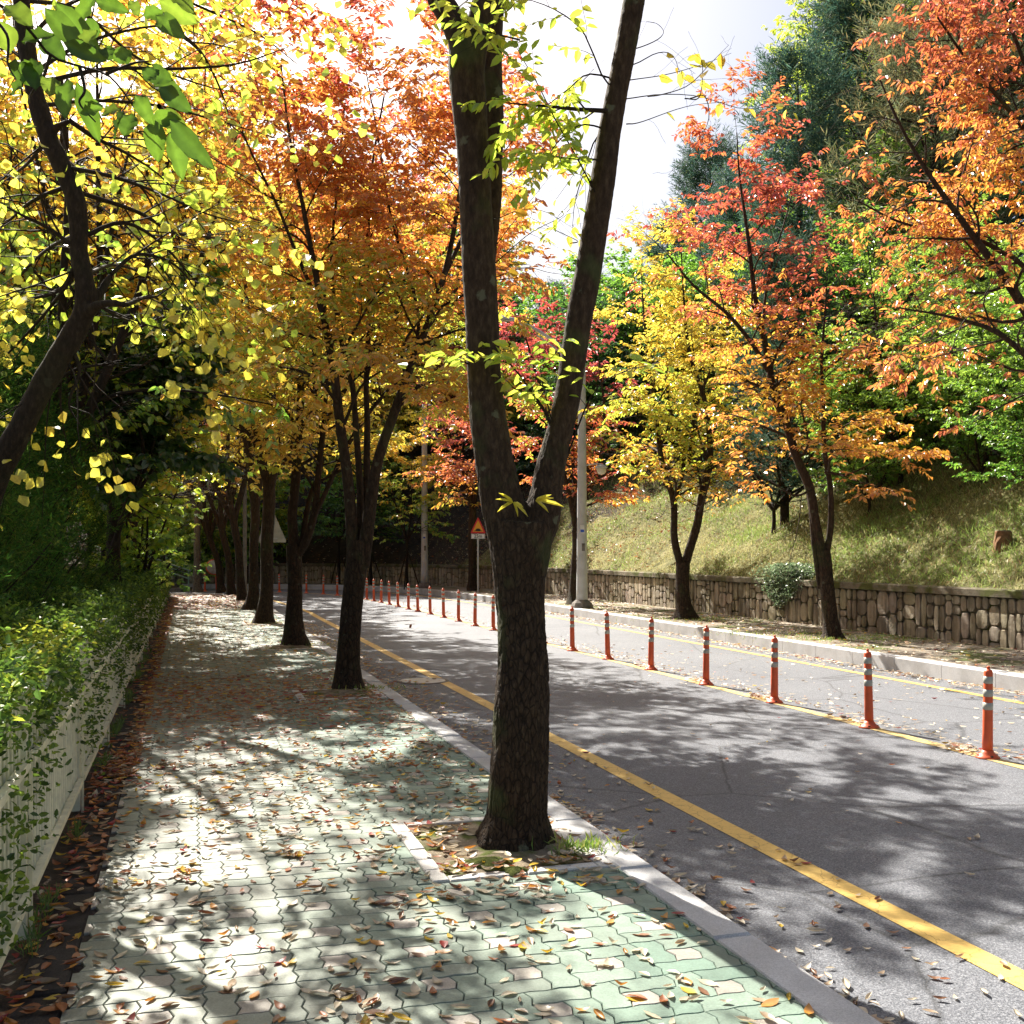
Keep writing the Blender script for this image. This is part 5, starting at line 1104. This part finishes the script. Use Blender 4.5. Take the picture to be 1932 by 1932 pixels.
# hedge grown into the fence
def hedge():
    r = np.random.RandomState(9); root = tag(empty("hedge", sv(14, -1.1)), "green leafy hedge growing along and through the cream fence", "hedge"); b = A(root.location)
    n = 150000; u = r.rand(n) ** 1.7; s_ = 2.2 + u * 37
    top = 1.06 + .10 * np.sin(s_ * 1.9) + .07 * np.sin(s_ * 4.3 + 1)
    a = r.rand(n); face = a < .5
    v = np.where(face, -.70 - np.abs(r.normal(0, .09, n)), -.70 - r.rand(n) * 1.1)
    z = np.where(face, top * r.rand(n) ** .75, top + r.normal(0, .05, n) - .08 * ((v + 1.25) / .55) ** 2)
    dens = hsh(np.stack([s_, v * 2, z * 2.2], 1), 3, 1.5)
    near_ = s_ < 8.0
    keep = np.where(near_ & face, (dens > .22) & (z > .1), np.where(face, (dens > -.15) | (z > .85), dens > -.75))
    poke = face & (r.rand(n) < np.where(near_, .16, .14)) & keep; v = np.where((~face) & (r.rand(n) < .12), -.70 + r.rand(n) * .12, v); v = np.where(poke, -.66 + np.abs(r.normal(0, .055, n)), v)
    s_, v, z, dens, face = s_[keep], v[keep], z[keep], dens[keep], face[keep]; n = len(s_)
    P = np.stack([s_ * U[0] + v * VV[0], s_ * U[1] + v * VV[1], z], 1)
    ax = r.normal(0, 1, (n, 3)); ax[:, 2] *= .6; nn_ = r.normal(0, .6, (n, 3)) + UP * .6 + np.append(VV, 0) * .5
    L = np.where(s_ < 9, .036, .036 * (1 + (s_ - 9) * .05)) * r.uniform(.7, 1.3, n)
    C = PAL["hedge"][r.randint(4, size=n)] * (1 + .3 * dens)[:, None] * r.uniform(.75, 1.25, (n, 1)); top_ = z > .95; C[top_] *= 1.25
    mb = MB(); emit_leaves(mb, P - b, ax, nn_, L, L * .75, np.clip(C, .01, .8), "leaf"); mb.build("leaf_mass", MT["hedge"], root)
    # twigs
    m = 500; s0 = 2.2 + r.rand(m) ** 1.6 * 36; v0 = -.75 - r.rand(m) * .5; P0 = np.stack([s0 * U[0] + v0 * VV[0], s0 * U[1] + v0 * VV[1], r.rand(m) * .3], 1)
    d = r.normal(0, .10, (m, 3)); d[:, 2] = 1; t_ = np.linspace(0, 1, 6)[None, :, None]; P = P0[:, None] + d[:, None] * t_ * (.95 - P0[:, None, 2:3]) + r.normal(0, .015, (m, 6, 3))
    V, Q = tubes(P - b, np.full((m, 6), .0028), 3); mb = MB(); mb.add(V, Q); mb.build("stems", MT["bark_dark"], root, True, False)
    # bright shoots on top near the viewer
    m = 330; s0 = 3.0 + r.rand(m) ** 1.3 * 5; v0 = -.62 - r.rand(m) * .6; P0 = np.stack([s0 * U[0] + v0 * VV[0], s0 * U[1] + v0 * VV[1], 1.0 + .04 * r.rand(m)], 1)
    d = r.normal(0, .35, (m, 3)); d[:, 2] = np.abs(d[:, 2]) + .5; P = P0[:, None] + unit(d)[:, None] * np.linspace(0, .16, 5)[None, :, None]
    mb = MB(); leaves_on(mb, P - b, 7, .042, .75, r, lambda p, h, r_: PAL["lime"][r_.randint(3, size=len(p))] * .8 * r_.uniform(.7, 1.2, (len(p), 1)), (0, 2), "leaf", .2)
    mb.build("shoots", MT["hedge"], root)
hedge()

# ------------------------------------------------------------------ hill woods
def on_hill(px, Y):
    x = (px - CX) / F * Y; return (x, Y, ground_z(x, Y) - .15)
GP = "pines on the hill above the wall"
p1 = conifer("pine_tree", "tall blue green pine with spiky top on the hill behind the red tree", "tree", on_hill(1505, 33), 11.6, .2, 2.6, 101, PAL["pine"], 100, 12, .30, .14, .12, .12, GP, n2=7, n3=4)
p2 = conifer("pine_tree", "brownish green pine behind the orange crown at the right", "tree", on_hill(1760, 29), 14.2, .2, 3.0, 102, PAL["pinebrown"] * .8, 100, 12, .28, .14, .12, .15, GP, n2=7, n3=4)
p3 = conifer("pine_tree", "dark pine filling the gap between the red tree and the brown pine", "tree", on_hill(1620, 36), 12.8, .22, 3.2, 103, PAL["pine"] * .8, 110, 13, .32, .15, .1, .1, GP, n2=7, n3=4)
def put(src, px, Y, label, sc=1.0, rz=0.0, group=None, zoff=0.0, tilt=0.0):
    c = copy_tree(src); p = on_hill(px, Y); c.location = (p[0], p[1], p[2] + zoff); c.scale = (sc, sc, sc); c.rotation_euler = (tilt, 0, rz); c["label"] = label
    if group: c["group"] = group
    return c
put(p1, 1260, 46, "pine with pointed top seen above the yellow tree", .72, 1.2); put(p1, 1395, 40, "bluish pine behind the left side of the red crown", .8, 2.2); put(p3, 1040, 57, "blue green pine in the gap of the forked trunk", .55, 3.0)
put(p1, 1120, 60, "pale pine behind the right arm of the forked trunk", .62, 4.0); put(p3, 1340, 50, "dark pine deep behind the yellow tree", .85, 5.0); put(p3, 1480, 27, "dark lower pine on the bank behind the red tree", .55, .5); put(p2, 1900, 34, "pine behind the orange crown at the right edge", 1.0, 2.5); put(p3, 960, 60, "pine behind the left arm of the forked trunk", .5, 1.5)
put(p3, 1800, 42, "dark pine on the ridge at the upper right", 1.15, 2.6)
GB = "broad leaved trees on the hill"
ty = bush("hill_tree", "yellow green tree on the ridge above the pines", "tree", on_hill(1690, 40), 13.6, 5, 6, 3.0, 111, [(0, "green"), (.5, "lime"), (1, "lime")], GB, .2, t0=.1, d1=2.4, L1=2.3, n2=7, n3=4, nl=7, leaf=.20, gap=.4)
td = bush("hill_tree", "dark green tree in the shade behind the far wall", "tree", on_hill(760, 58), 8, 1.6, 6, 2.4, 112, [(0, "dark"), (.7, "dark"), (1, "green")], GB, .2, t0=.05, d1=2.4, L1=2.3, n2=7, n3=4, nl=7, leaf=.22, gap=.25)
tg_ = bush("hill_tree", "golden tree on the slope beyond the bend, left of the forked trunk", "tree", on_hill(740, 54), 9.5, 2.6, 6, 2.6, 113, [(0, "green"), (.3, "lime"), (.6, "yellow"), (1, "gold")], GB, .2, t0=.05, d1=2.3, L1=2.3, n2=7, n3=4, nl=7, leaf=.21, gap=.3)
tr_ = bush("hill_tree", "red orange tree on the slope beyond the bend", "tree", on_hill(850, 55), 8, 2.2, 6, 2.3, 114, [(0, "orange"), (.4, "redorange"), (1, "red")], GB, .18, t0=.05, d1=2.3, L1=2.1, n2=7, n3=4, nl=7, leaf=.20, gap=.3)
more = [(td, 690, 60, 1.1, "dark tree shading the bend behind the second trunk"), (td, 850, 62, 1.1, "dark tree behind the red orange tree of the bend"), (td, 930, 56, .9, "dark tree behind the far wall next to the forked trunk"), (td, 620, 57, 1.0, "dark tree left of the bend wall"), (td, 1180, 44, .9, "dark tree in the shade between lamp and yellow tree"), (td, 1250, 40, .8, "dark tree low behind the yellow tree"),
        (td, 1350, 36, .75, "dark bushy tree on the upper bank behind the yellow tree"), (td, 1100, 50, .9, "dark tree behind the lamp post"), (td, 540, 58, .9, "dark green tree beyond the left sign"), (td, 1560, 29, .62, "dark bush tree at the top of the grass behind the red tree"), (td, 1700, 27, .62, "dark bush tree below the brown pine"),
        (tg_, 620, 62, 1.35, "golden tree high beyond the second trunk"), (tg_, 500, 60, 1.3, "golden tree beyond the fourth trunk"), (tg_, 880, 66, 1.3, "golden tree high behind the left arm"), (tg_, 980, 50, .7, "yellow green tree below the lamp head"), (tg_, 1150, 55, .6, "yellow green tree right of the forked trunk"), (tg_, 420, 56, 1.2, "yellow tree behind the path end"),
        (tg_, 300, 58, 1.2, "yellow tree beyond the hedge end"), (tr_, 560, 66, 1.6, "orange tree rising behind the golden ones at the left"), (tr_, 760, 70, 1.6, "orange tree rising behind the bend"), (td, 380, 60, 1.0, "dark tree behind the traffic mirror"), (td, 240, 55, 1.1, "dark tree beyond the garden"), (tg_, 700, 52, .75, "small yellow tree at the bend wall"), (td, 1420, 44, .75, "dark broad tree among the pines"),
        (ty, 1850, 38, 1.0, "yellow green tree on the ridge at the upper right"), (ty, 1600, 50, 1.1, "yellow green tree on the far ridge behind the pines")]
for src, px, Y, sc, lab in more: put(src, px, Y, lab, sc, rs.uniform(0, 6.2), GB)
# dark understorey along the top of the grass
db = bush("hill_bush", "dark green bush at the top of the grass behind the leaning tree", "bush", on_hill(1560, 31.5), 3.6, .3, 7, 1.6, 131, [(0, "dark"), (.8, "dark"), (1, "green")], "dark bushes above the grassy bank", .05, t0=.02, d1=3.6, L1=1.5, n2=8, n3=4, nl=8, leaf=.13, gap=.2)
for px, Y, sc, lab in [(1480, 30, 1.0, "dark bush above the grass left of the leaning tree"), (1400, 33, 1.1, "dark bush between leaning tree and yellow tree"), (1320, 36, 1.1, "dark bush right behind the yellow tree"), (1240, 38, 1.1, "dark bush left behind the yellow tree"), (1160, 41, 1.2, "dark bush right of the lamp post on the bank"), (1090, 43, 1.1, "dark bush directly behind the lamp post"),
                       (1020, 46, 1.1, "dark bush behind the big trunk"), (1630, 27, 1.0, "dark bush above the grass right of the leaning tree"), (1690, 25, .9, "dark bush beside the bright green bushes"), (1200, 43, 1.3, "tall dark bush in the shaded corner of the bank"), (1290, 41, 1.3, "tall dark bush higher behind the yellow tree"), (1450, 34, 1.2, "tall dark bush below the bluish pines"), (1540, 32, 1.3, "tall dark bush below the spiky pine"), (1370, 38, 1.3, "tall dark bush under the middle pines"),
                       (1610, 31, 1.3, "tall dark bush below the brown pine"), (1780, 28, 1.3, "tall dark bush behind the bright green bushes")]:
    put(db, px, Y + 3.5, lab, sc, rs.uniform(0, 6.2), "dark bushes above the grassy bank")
gl_ = bush("shrub", "yellow green shrub lit by the sun at the path end", "shrub", (-14.2, 47.6, ground_z(-14.2, 47.6)), 4.2, .6, 6, 1.4, 132, [(0, "green"), (.4, "bright"), (1, "lime")], None, .05, t0=.02, d1=3.2, L1=1.5, n2=7, n3=3, nl=8, leaf=.18, gap=.3)
c_ = copy_tree(gl_); c_.location = (-16.5, 49, ground_z(-16.5, 49)); c_["label"] = "yellow green shrub beyond the hedge end by the stair"
c_ = copy_tree(gl_); c_.location = (-12.4, 50, ground_z(-12.4, 50)); c_.scale = (1.3, 1.3, 1.3); c_["label"] = "yellow green shrub on the slope behind the traffic mirror"
# lime green feathery bushes on the bank
GL = "feathery bright green bushes on the bank"
lb = [(1850, 21.5, 4.6, "large feathery bright green bush at the right edge of the bank"), (1760, 24.5, 4.2, "feathery green bush beside the large one"), (1640, 24, 3.6, "bright green bush behind the slender red tree"), (1960, 19, 3.6, "bright green bush at the far right edge of the bank"), (1700, 30, 6.5, "tall bright green bush under the orange crown")]
for k_, (px, Y, H, lab) in enumerate(lb):
    bush("bank_bush", lab, "bush", on_hill(px, Y), H, .5, 6, 1.3, 120 + k_, [(0, "green"), (.5, "bright"), (1, "bright")], GL, .04, t0=.05, d1=4.5, L1=1.15, n2=8, n3=4, nl=8, leaf=.085, lw=.6, gap=.62, up1=.05)
# bare grey brown shrub twigs on the hill
for k_, (px, Y, H, lab) in enumerate([(1700, 24, 6.0, "half bare thin branched tree with few red leaves beside the orange crown"), (1460, 27, 3.5, "bare twiggy shrub at the top of the grass")]):
    bush("bare_shrub", lab, "shrub", on_hill(px, Y), H, .8, 7, 1.6, 140 + k_, [(0, "orange"), (1, "redorange")], None, .06, t0=.1, d1=3.2, L1=1.4, n2=7, n3=4, nl=1, leaf=.1, gap=1.1)
# young staked trees in front of the far wall
for px, Y, H, lab, st_ in ((768, 43.6, 5.6, "young thin tree with wooden stakes before the wall at the bend", [(0, "green"), (.5, "lime"), (1, "gold")]), (700, 47.5, 6.2, "dark leaved young tree beside the wall left of the second lamp pole", [(0, "dark"), (.6, "green"), (1, "lime")]), (640, 48.5, 6.2, "slim green tree at the far wall behind the second trunk", [(0, "dark"), (.6, "green"), (1, "yellow")])):
    g0 = ((px - CX) / F * Y, Y, WALKZ); tr_y = bush("young_tree", lab, "tree", g0, H, 2.0, 5, 1.3, 150 + px, st_, "young trees before the far wall", .06, t0=.05, d1=2.6, L1=1.5, n2=7, n3=3, nl=8, leaf=.17, gap=.4)
    for q in range(3):
        a_ = q * 2.1 + .4; tube_obj("stake", [(.55 * math.cos(a_), .55 * math.sin(a_), -.05), (.3 * math.cos(a_), .3 * math.sin(a_), .7), (.06 * math.cos(a_), .06 * math.sin(a_), 1.4)], .028, MT["bark"], tr_y, 6)
# ivy spilling over the wall
def ivy():
    r = np.random.RandomState(4); x, y = at(1405, 1090, 22.6)[:2]; i = idx_of(x, y); root = tag(empty("ivy_clump", (float(cl[i][0] + nr[i][0] * 6), float(cl[i][1] + nr[i][1] * 6), 1.0)), "grey green creeper clump hanging over the stone wall coping", "creeper")
    n = 5200; t_ = r.normal(0, .34, n); hang_ = r.rand(n) < .4; ov = np.where(hang_, 5.84 - r.rand(n) * .08, 6.1 + r.normal(0, .25, n)); z = np.where(hang_, 1.02 - r.rand(n) ** 1.5 * (.65 - .5 * np.abs(t_)).clip(.1), 1.05 + .28 * np.exp(-t_ ** 2 * 2) * r.rand(n) ** .6)
    P = np.stack([cl[i][0] + tg[i][0] * t_ + nr[i][0] * ov, cl[i][1] + tg[i][1] * t_ + nr[i][1] * ov, z], 1) - A(root.location)
    mb = MB(); L = r.uniform(.04, .07, n); emit_leaves(mb, P, r.normal(0, 1, (n, 3)), r.normal(0, .5, (n, 3)) + UP, L, L * .8, A([(.16, .24, .12), (.24, .30, .17), (.10, .17, .08)])[r.randint(3, size=n)] * r.uniform(.8, 1.2, (n, 1)), "leaf"); mb.build("leaf_mass", MT["leaf"], root)
    m = 60; t_ = r.normal(0, .3, m); P = np.stack([np.stack([cl[i][0] + tg[i][0] * t_ + nr[i][0] * o_, cl[i][1] + tg[i][1] * t_ + nr[i][1] * o_, np.full(m, z_)], 1) for o_, z_ in ((6.1, 1.05), (5.86, 1.03), (5.82, .9), (5.84, .6))], 1) - A(root.location)
    V, Q = tubes(P + r.normal(0, .02, P.shape), np.full((m, 4), .005), 3); mb = MB(); mb.add(V, Q); mb.build("stems", MT["bark_dark"], root, True, False)
ivy()
# grass blades on the bank
def bank_grass():
    r = np.random.RandomState(6); mb = MB()
    n = 210000; i = (r.beta(1.2, 1.6, n) * 175 + 60).astype(int); i = np.clip(i, 0, len(cl) - 1); o = 6.08 + r.rand(n) ** .9 * 7.2
    p = cl[i] + nr[i] * o[:, None] + r.uniform(-.13, .13, (n, 2)); z = hill_h(o, p[:, 0], p[:, 1])
    P = np.stack([p[:, 0], p[:, 1], z - .01], 1); cn = hsh(P, 3, .8) + .6 * hsh(P, 8, 3.0)
    kp = (cn > -.9); P, cn = P[kp], cn[kp]; n = len(P)
    ax = r.normal(0, .55, (n, 3)); ax[:, 2] = np.abs(ax[:, 2]) + .35; L = r.uniform(.06, .17, n) * (1 + .25 * cn)
    C = np.where((cn + r.normal(0, .4, n) > .1)[:, None], A((.25, .34, .08)), A((.42, .39, .17))) * r.uniform(.75, 1.25, (n, 1))
    dk = (r.rand(n) < .08); C[dk] = A((.26, .15, .07))
    emit_leaves(mb, P, ax, r.normal(0, 1, (n, 3)), L, .022 + 0 * L, C, "r")
    tag(mb.build("bank_grass", MT["grass"]), kind="stuff")
bank_grass()
def verge():
    r = np.random.RandomState(16); mb = MB()
    for (px, py, Y, rad, n) in ((1100, 1600, 5.75, .12, 130), (1090, 1620, 5.7, .07, 60), (700, 1300, 12.3, .2, 130), (520, 1172, 23.6, .3, 100), (575, 1222, 18, .3, 100), (1600, 1215, 18.3, .7, 700), (1340, 1178, 23.5, .8, 500), (1470, 1215, 19.5, .6, 300)):
        x0 = (px - CX) / F * Y; zb = WALKZ if px > 1200 else .01; a = r.normal(0, rad, (n, 2)) * A((1, .6)); P = np.stack([x0 + a[:, 0], Y + a[:, 1], np.full(n, zb)], 1); ax = r.normal(0, .5, (n, 3)); ax[:, 2] = np.abs(ax[:, 2]) + .5
        L = r.uniform(.03, .09, n); emit_leaves(mb, P, ax, r.normal(0, 1, (n, 3)), L, L * .18, A([(.25, .38, .05), (.16, .28, .04), (.4, .42, .1)])[r.randint(3, size=n)], "r")
    m = 2600; s_ = 3.0 + r.rand(m) * 14; v = -.64 + r.rand(m) * .06; ok = hsh(np.stack([s_, v, v], 1), 2, 2.5) > .15; s_, v = s_[ok], v[ok]; m = len(s_)
    P = np.stack([s_ * U[0] + v * VV[0], s_ * U[1] + v * VV[1], np.zeros(m)], 1); ax = r.normal(0, .6, (m, 3)); ax[:, 2] = np.abs(ax[:, 2]) + .5; L = r.uniform(.04, .12, m); emit_leaves(mb, P, ax, r.normal(0, 1, (m, 3)), L, L * .12, A([(.10, .18, .03), (.16, .24, .05)])[r.randint(2, size=m)], "r")
    tag(mb.build("verge_grass", MT["grass"]), kind="stuff")
verge()

# ------------------------------------------------------------------ fallen leaves
def curl_leaf(kind, r):
    """one dry leaf about 1 long, lying on z=0: verts, quads"""
    m, V = 7, []; bend = {"flat": .12, "curl": .5, "roll": .35, "cup": .25}[kind]; side = {"flat": .15, "curl": .3, "roll": 1.5, "cup": .75}[kind]; tw = r.uniform(-.5, .5)
    for i in range(m):
        t_ = i / (m - 1); wd = .23 * math.sin(math.pi * t_ ** .9) ** .8 if 0 < t_ < 1 else .004; zc = bend * (t_ - .5) ** 2 * 1.2 * (1 if kind != "cup" else -.6)
        for s_ in (-1, -.5, 0, .5, 1):
            a = s_ * side; y = wd * (math.sin(a) / side if side > .01 else s_) ; z = wd * (1 - math.cos(a)) / side; ph = tw * (t_ - .5)
            V.append((t_ - .5, y * math.cos(ph) - z * math.sin(ph), z * math.cos(ph) + y * math.sin(ph) + zc + .01 * math.sin(i * 2.5) * abs(s_)))
    V += [(-.5, 0, V[2][2]), (-.62, .02, V[2][2] + .01), (-.62, .035, V[2][2] + .01), (-.5, .015, V[2][2])]
    V = A(V); V[:, 2] -= V[:, 2].min(); Fq = [(i * 5 + j, i * 5 + j + 1, (i + 1) * 5 + j + 1, (i + 1) * 5 + j) for i in range(m - 1) for j in range(4)] + [(35, 36, 37, 38)]
    return V, np.array(Fq)
LC = {"cream": (.62, .52, .37), "tan": (.42, .29, .17), "brown": (.26, .12, .055), "rust": (.42, .13, .035), "orange": (.62, .26, .03), "yellow": (.70, .46, .03), "red": (.36, .04, .03)}
rl = np.random.RandomState(77); SH = [curl_leaf(k, rl) for k in ("flat", "flat", "curl", "roll", "roll", "cup", "cup")]; SHN = ["flat", "flat", "curled", "rolled", "rolled", "cupped", "cupped"]
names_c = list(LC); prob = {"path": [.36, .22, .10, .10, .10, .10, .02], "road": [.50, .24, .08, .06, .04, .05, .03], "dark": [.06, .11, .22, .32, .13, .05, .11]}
def zone(n, fs, fv, z, pk, Lr=(.05, .085)):
    s_ = fs(n); v = fv(n); return dict(s=s_, v=v, z=np.full(n, z), c=rl.choice(len(names_c), n, p=prob[pk]), L=rl.uniform(*Lr, n), sh=rl.randint(len(SH), size=n), a=rl.uniform(0, 6.28, n))
Z = []
Z.append(zone(950, lambda n: rl.uniform(2.6, 8.5, n), lambda n: rl.uniform(-.42, 2.1, n), .001, "path", (.045, .088)))
Z.append(zone(1500, lambda n: rl.uniform(6, 20, n), lambda n: rl.uniform(-.42, 2.1, n), .001, "path", (.045, .08)))
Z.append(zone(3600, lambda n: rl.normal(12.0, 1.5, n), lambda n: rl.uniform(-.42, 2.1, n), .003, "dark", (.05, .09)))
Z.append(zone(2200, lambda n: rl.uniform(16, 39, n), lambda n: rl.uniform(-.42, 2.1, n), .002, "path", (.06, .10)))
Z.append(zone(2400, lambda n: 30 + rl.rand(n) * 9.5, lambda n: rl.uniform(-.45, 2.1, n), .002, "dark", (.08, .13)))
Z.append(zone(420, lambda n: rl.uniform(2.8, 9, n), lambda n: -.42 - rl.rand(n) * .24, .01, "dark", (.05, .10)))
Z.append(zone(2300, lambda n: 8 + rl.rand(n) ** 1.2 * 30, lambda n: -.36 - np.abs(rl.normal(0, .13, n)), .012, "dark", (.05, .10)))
clus = rl.uniform(2.6, 8.5, 13); Z.append(zone(520, lambda n: clus[rl.randint(13, size=n)] + rl.normal(0, .22, n), lambda n: 2.305 + np.abs(rl.normal(0, .11, n)), ROADZ + .006, "road", (.05, .09)))
Z.append(zone(170, lambda n: rl.uniform(2.0, 9, n), lambda n: rl.uniform(2.3, 3.3, n), ROADZ + .005, "road", (.04, .075)))
Z.append(zone(2000, lambda n: rl.uniform(8, 26, n), lambda n: 2.31 + np.abs(rl.normal(0, .32, n)), ROADZ + .006, "path", (.05, .09)))
Z.append(zone(100, lambda n: rl.uniform(1, 14, n), lambda n: rl.uniform(3.3, 6.3, n), ROADZ + .005, "road", (.04, .07)))
Z.append(zone(1500, lambda n: rl.uniform(4, 36, n), lambda n: 6.55 + np.abs(rl.normal(0, .22, n)), ROADZ + .008, "road", (.05, .08)))
Z.append(zone(420, lambda n: rl.uniform(4, 18, n), lambda n: rl.uniform(6.6, 9.5, n), ROADZ + .005, "road", (.05, .08)))
Z.append(zone(2600, lambda n: rl.uniform(6, 36, n), lambda n: 9.68 - np.abs(rl.normal(0, .2, n)), ROADZ + .008, "road", (.05, .09)))
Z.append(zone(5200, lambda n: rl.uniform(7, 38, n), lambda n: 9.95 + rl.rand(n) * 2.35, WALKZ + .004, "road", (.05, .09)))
for q, (x, y) in enumerate(pos[:9]):
    sx, vx = float(A((x, y)) @ U), float(A((x, y)) @ VV); k = 150 if q in (0, 2) else 60
    Z.append(zone(k, lambda n: sx + .33 + rl.normal(0, .14, n), lambda n: vx + .03 + rl.normal(0, .06, n), ROADZ + .02, "road", (.05, .08)))
Z.append(zone(40, lambda n: 4.86 + rl.normal(0, .10, n), lambda n: rl.uniform(1.0, 2.1, n), .006, "path", (.05, .09)))
clp = np.stack([rl.uniform(2.8, 9, 26), rl.uniform(-.35, 2.0, 26)], 1); kk_ = rl.randint(26, size=260); Z.append(dict(zone(260, lambda n: clp[kk_, 0] + rl.normal(0, .07, n), lambda n: clp[kk_, 1] + rl.normal(0, .08, n), .006, "path", (.05, .09))))
Z.append(zone(90, lambda n: rl.uniform(5.1, 6.15, n), lambda n: rl.choice([1.28, 1.32, 1.4, 1.55, 1.75, 1.9], n) + rl.normal(0, .05, n), .02, "path", (.05, .09)))
Z.append(zone(45, lambda n: 5.12 + rl.rand(n) * .15, lambda n: rl.uniform(1.2, 2.0, n), .02, "path", (.05, .09)))
D = {k: np.concatenate([z_[k] for z_ in Z]) for k in Z[0]}
X = D["s"] * U[0] + D["v"] * VV[0]; Yy = D["s"] * U[1] + D["v"] * VV[1]
u_ = CX + F * X / np.maximum(Yy, .1); v_ = HZ + F * (CZ - D["z"]) / np.maximum(Yy, .1)
vis = (Yy > .5) & (u_ > 5) & (u_ < 1927) & (v_ < 1925)
hole = (np.hypot(X - base1[0], Yy - base1[1]) < .24); ok = ~hole; 
# keep the drifting zones off the centre of the trunk and inside the picture's reach
idxs = np.where(ok)[0]; size = np.where(vis, D["L"] / np.maximum(Yy, .1), 0); order = idxs[np.argsort(-size[idxs])]
one, rest = order[:300], order[300:]
def surf(s_, v, z):
    if v < -.42: return "on the dark strip by the fence", "dark strip by the fence"
    if v < 2.1:
        if in_pit(s_, v): return "in the sandy tree pit", "tree pit"
        return "", "paving"
    if v < 2.29: return "on the grey kerbstones", "kerb"
    if v < 3.1: return "on the asphalt by the near kerb", "gutter"
    return "on the open road", "road"
protos = {}
for k in one:
    sh, c = int(D["sh"][k]), names_c[int(D["c"][k])]; key = (sh, c)
    if key not in protos:
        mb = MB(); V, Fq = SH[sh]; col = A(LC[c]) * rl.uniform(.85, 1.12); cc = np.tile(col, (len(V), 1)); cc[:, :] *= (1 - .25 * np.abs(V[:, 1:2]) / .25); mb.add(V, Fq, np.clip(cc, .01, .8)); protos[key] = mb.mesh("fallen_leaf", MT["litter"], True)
    o = bpy.data.objects.new("fallen_leaf", protos[key]); COL.objects.link(o); L = float(D["L"][k]); o.scale = (L, L * float(rl.uniform(.8, 1.15)), L)
    o.location = (float(X[k]), float(Yy[k]), float(D["z"][k]) + .002); o.rotation_euler = (float(rl.uniform(-.2, .2)), float(rl.uniform(-.15, .15)), float(D["a"][k]))
    sf, gname = surf(D["s"][k], D["v"][k], 0)
    if gname == "paving":
        vv_ = D["v"][k]; ss = D["s"][k]; across = "left" if vv_ < .4 else ("middle" if vv_ < 1.2 else "kerbside")
        along = "at the bottom edge" if v_[k] > 1840 else ("near the bottom" if v_[k] > 1750 else ("just before the tree pit" if v_[k] > 1660 else "beside the tree pit"))
        sf = f"on the {across} paving {along}"
    sz = "large" if L > .068 else ("small" if L < .052 else "")
    lab = " ".join(f"{sz} {SHN[sh]} {c} fallen leaf {sf}".split()); tag(o, lab, "fallen leaf", f"{c} fallen leaves, {gname}")
# leaves that look alike are told apart by their distance from the viewer
same = {}
for o in COL.objects:
    if o.name.startswith("fallen_leaf"): same.setdefault(o["label"], []).append(o)
nth = ["nearest", "second nearest", "third nearest", "fourth nearest", "fifth nearest", "sixth nearest", "seventh nearest", "eighth nearest", "ninth nearest", "tenth nearest", "eleventh nearest", "twelfth nearest", "thirteenth nearest", "fourteenth nearest", "fifteenth nearest"]
for lab, os_ in same.items():
    if len(os_) > 1:
        for q, o in enumerate(sorted(os_, key=lambda o: o.location.y)[:15]): o["label"] = f"{nth[q]} {lab}"
# everything smaller or farther is one sheet of litter
mb = MB(); R_ = rl
for sh in range(len(SH)):
    ks = rest[D["sh"][rest] == sh]
    if not len(ks): continue
    V, Fq = SH[sh]; far = Yy[ks] > 9
    for sel, simple_ in ((ks[~far], False), (ks[far], True)):
        if not len(sel): continue
        VV0, FF = (V, Fq) if not simple_ else (V[[2, 6, 8, 11, 13, 16, 18, 21, 23, 26, 28, 32]] if False else np.stack([V[2], V[11], V[21], V[32], V[23], V[13]]), np.array([(0, 1, 2, 3), (0, 3, 4, 5)]))
        L = D["L"][sel]; a = D["a"][sel]; tl = R_.normal(0, .2, (len(sel), 2))
        lx_ = VV0[None, :, 0] * L[:, None]; ly_ = VV0[None, :, 1] * L[:, None] * R_.uniform(.8, 1.15, (len(sel), 1)); lz_ = VV0[None, :, 2] * L[:, None] + np.abs(lx_ * tl[:, :1]) + .001
        P = np.stack([X[sel][:, None] + lx_ * np.cos(a)[:, None] - ly_ * np.sin(a)[:, None], Yy[sel][:, None] + lx_ * np.sin(a)[:, None] + ly_ * np.cos(a)[:, None], D["z"][sel][:, None] + lz_ + R_.rand(len(sel), 1) * .004], -1)
        C = A([LC[names_c[q]] for q in D["c"][sel]]) * R_.uniform(.75, 1.2, (len(sel), 1))
        mb.add(P.reshape(-1, 3), (FF[None] + (np.arange(len(sel)) * len(VV0))[:, None, None]).reshape(-1, 4), np.repeat(C, len(VV0), 0))
tag(mb.build("leaf_litter", MT["litter"], smooth=True), kind="stuff")
# litter on the shaded slopes beyond the bend
mb = MB(); n = 16000; i = R_.randint(170, 330, n); o = 6.1 + R_.rand(n) * 9; i = np.clip(i, 0, len(cl) - 1); p = cl[i] + nr[i] * o[:, None] + R_.uniform(-.1, .1, (n, 2)); z = hill_h(o, p[:, 0], p[:, 1]) + .02
L = R_.uniform(.08, .16, n); emit_leaves(mb, np.stack([p[:, 0], p[:, 1], z], 1), R_.normal(0, 1, (n, 3)) * A((1, 1, .25)), R_.normal(0, .4, (n, 3)) + UP, L, L * .6, A([LC["brown"], LC["rust"], LC["tan"], LC["cream"]])[R_.randint(4, size=n)] * .9, "leaf")
tag(mb.build("slope_litter", MT["litter"]), kind="stuff")
# one leaf drifting down over the road
lv = at(774, 1182, 16.5); o = bpy.data.objects.new("falling_leaf", list(protos.values())[0]); COL.objects.link(o); o.location = lv; o.scale = (.09, .09, .09); o.rotation_euler = (.9, .9, 2.2); tag(o, "single small leaf falling through the air above the road", "leaf")
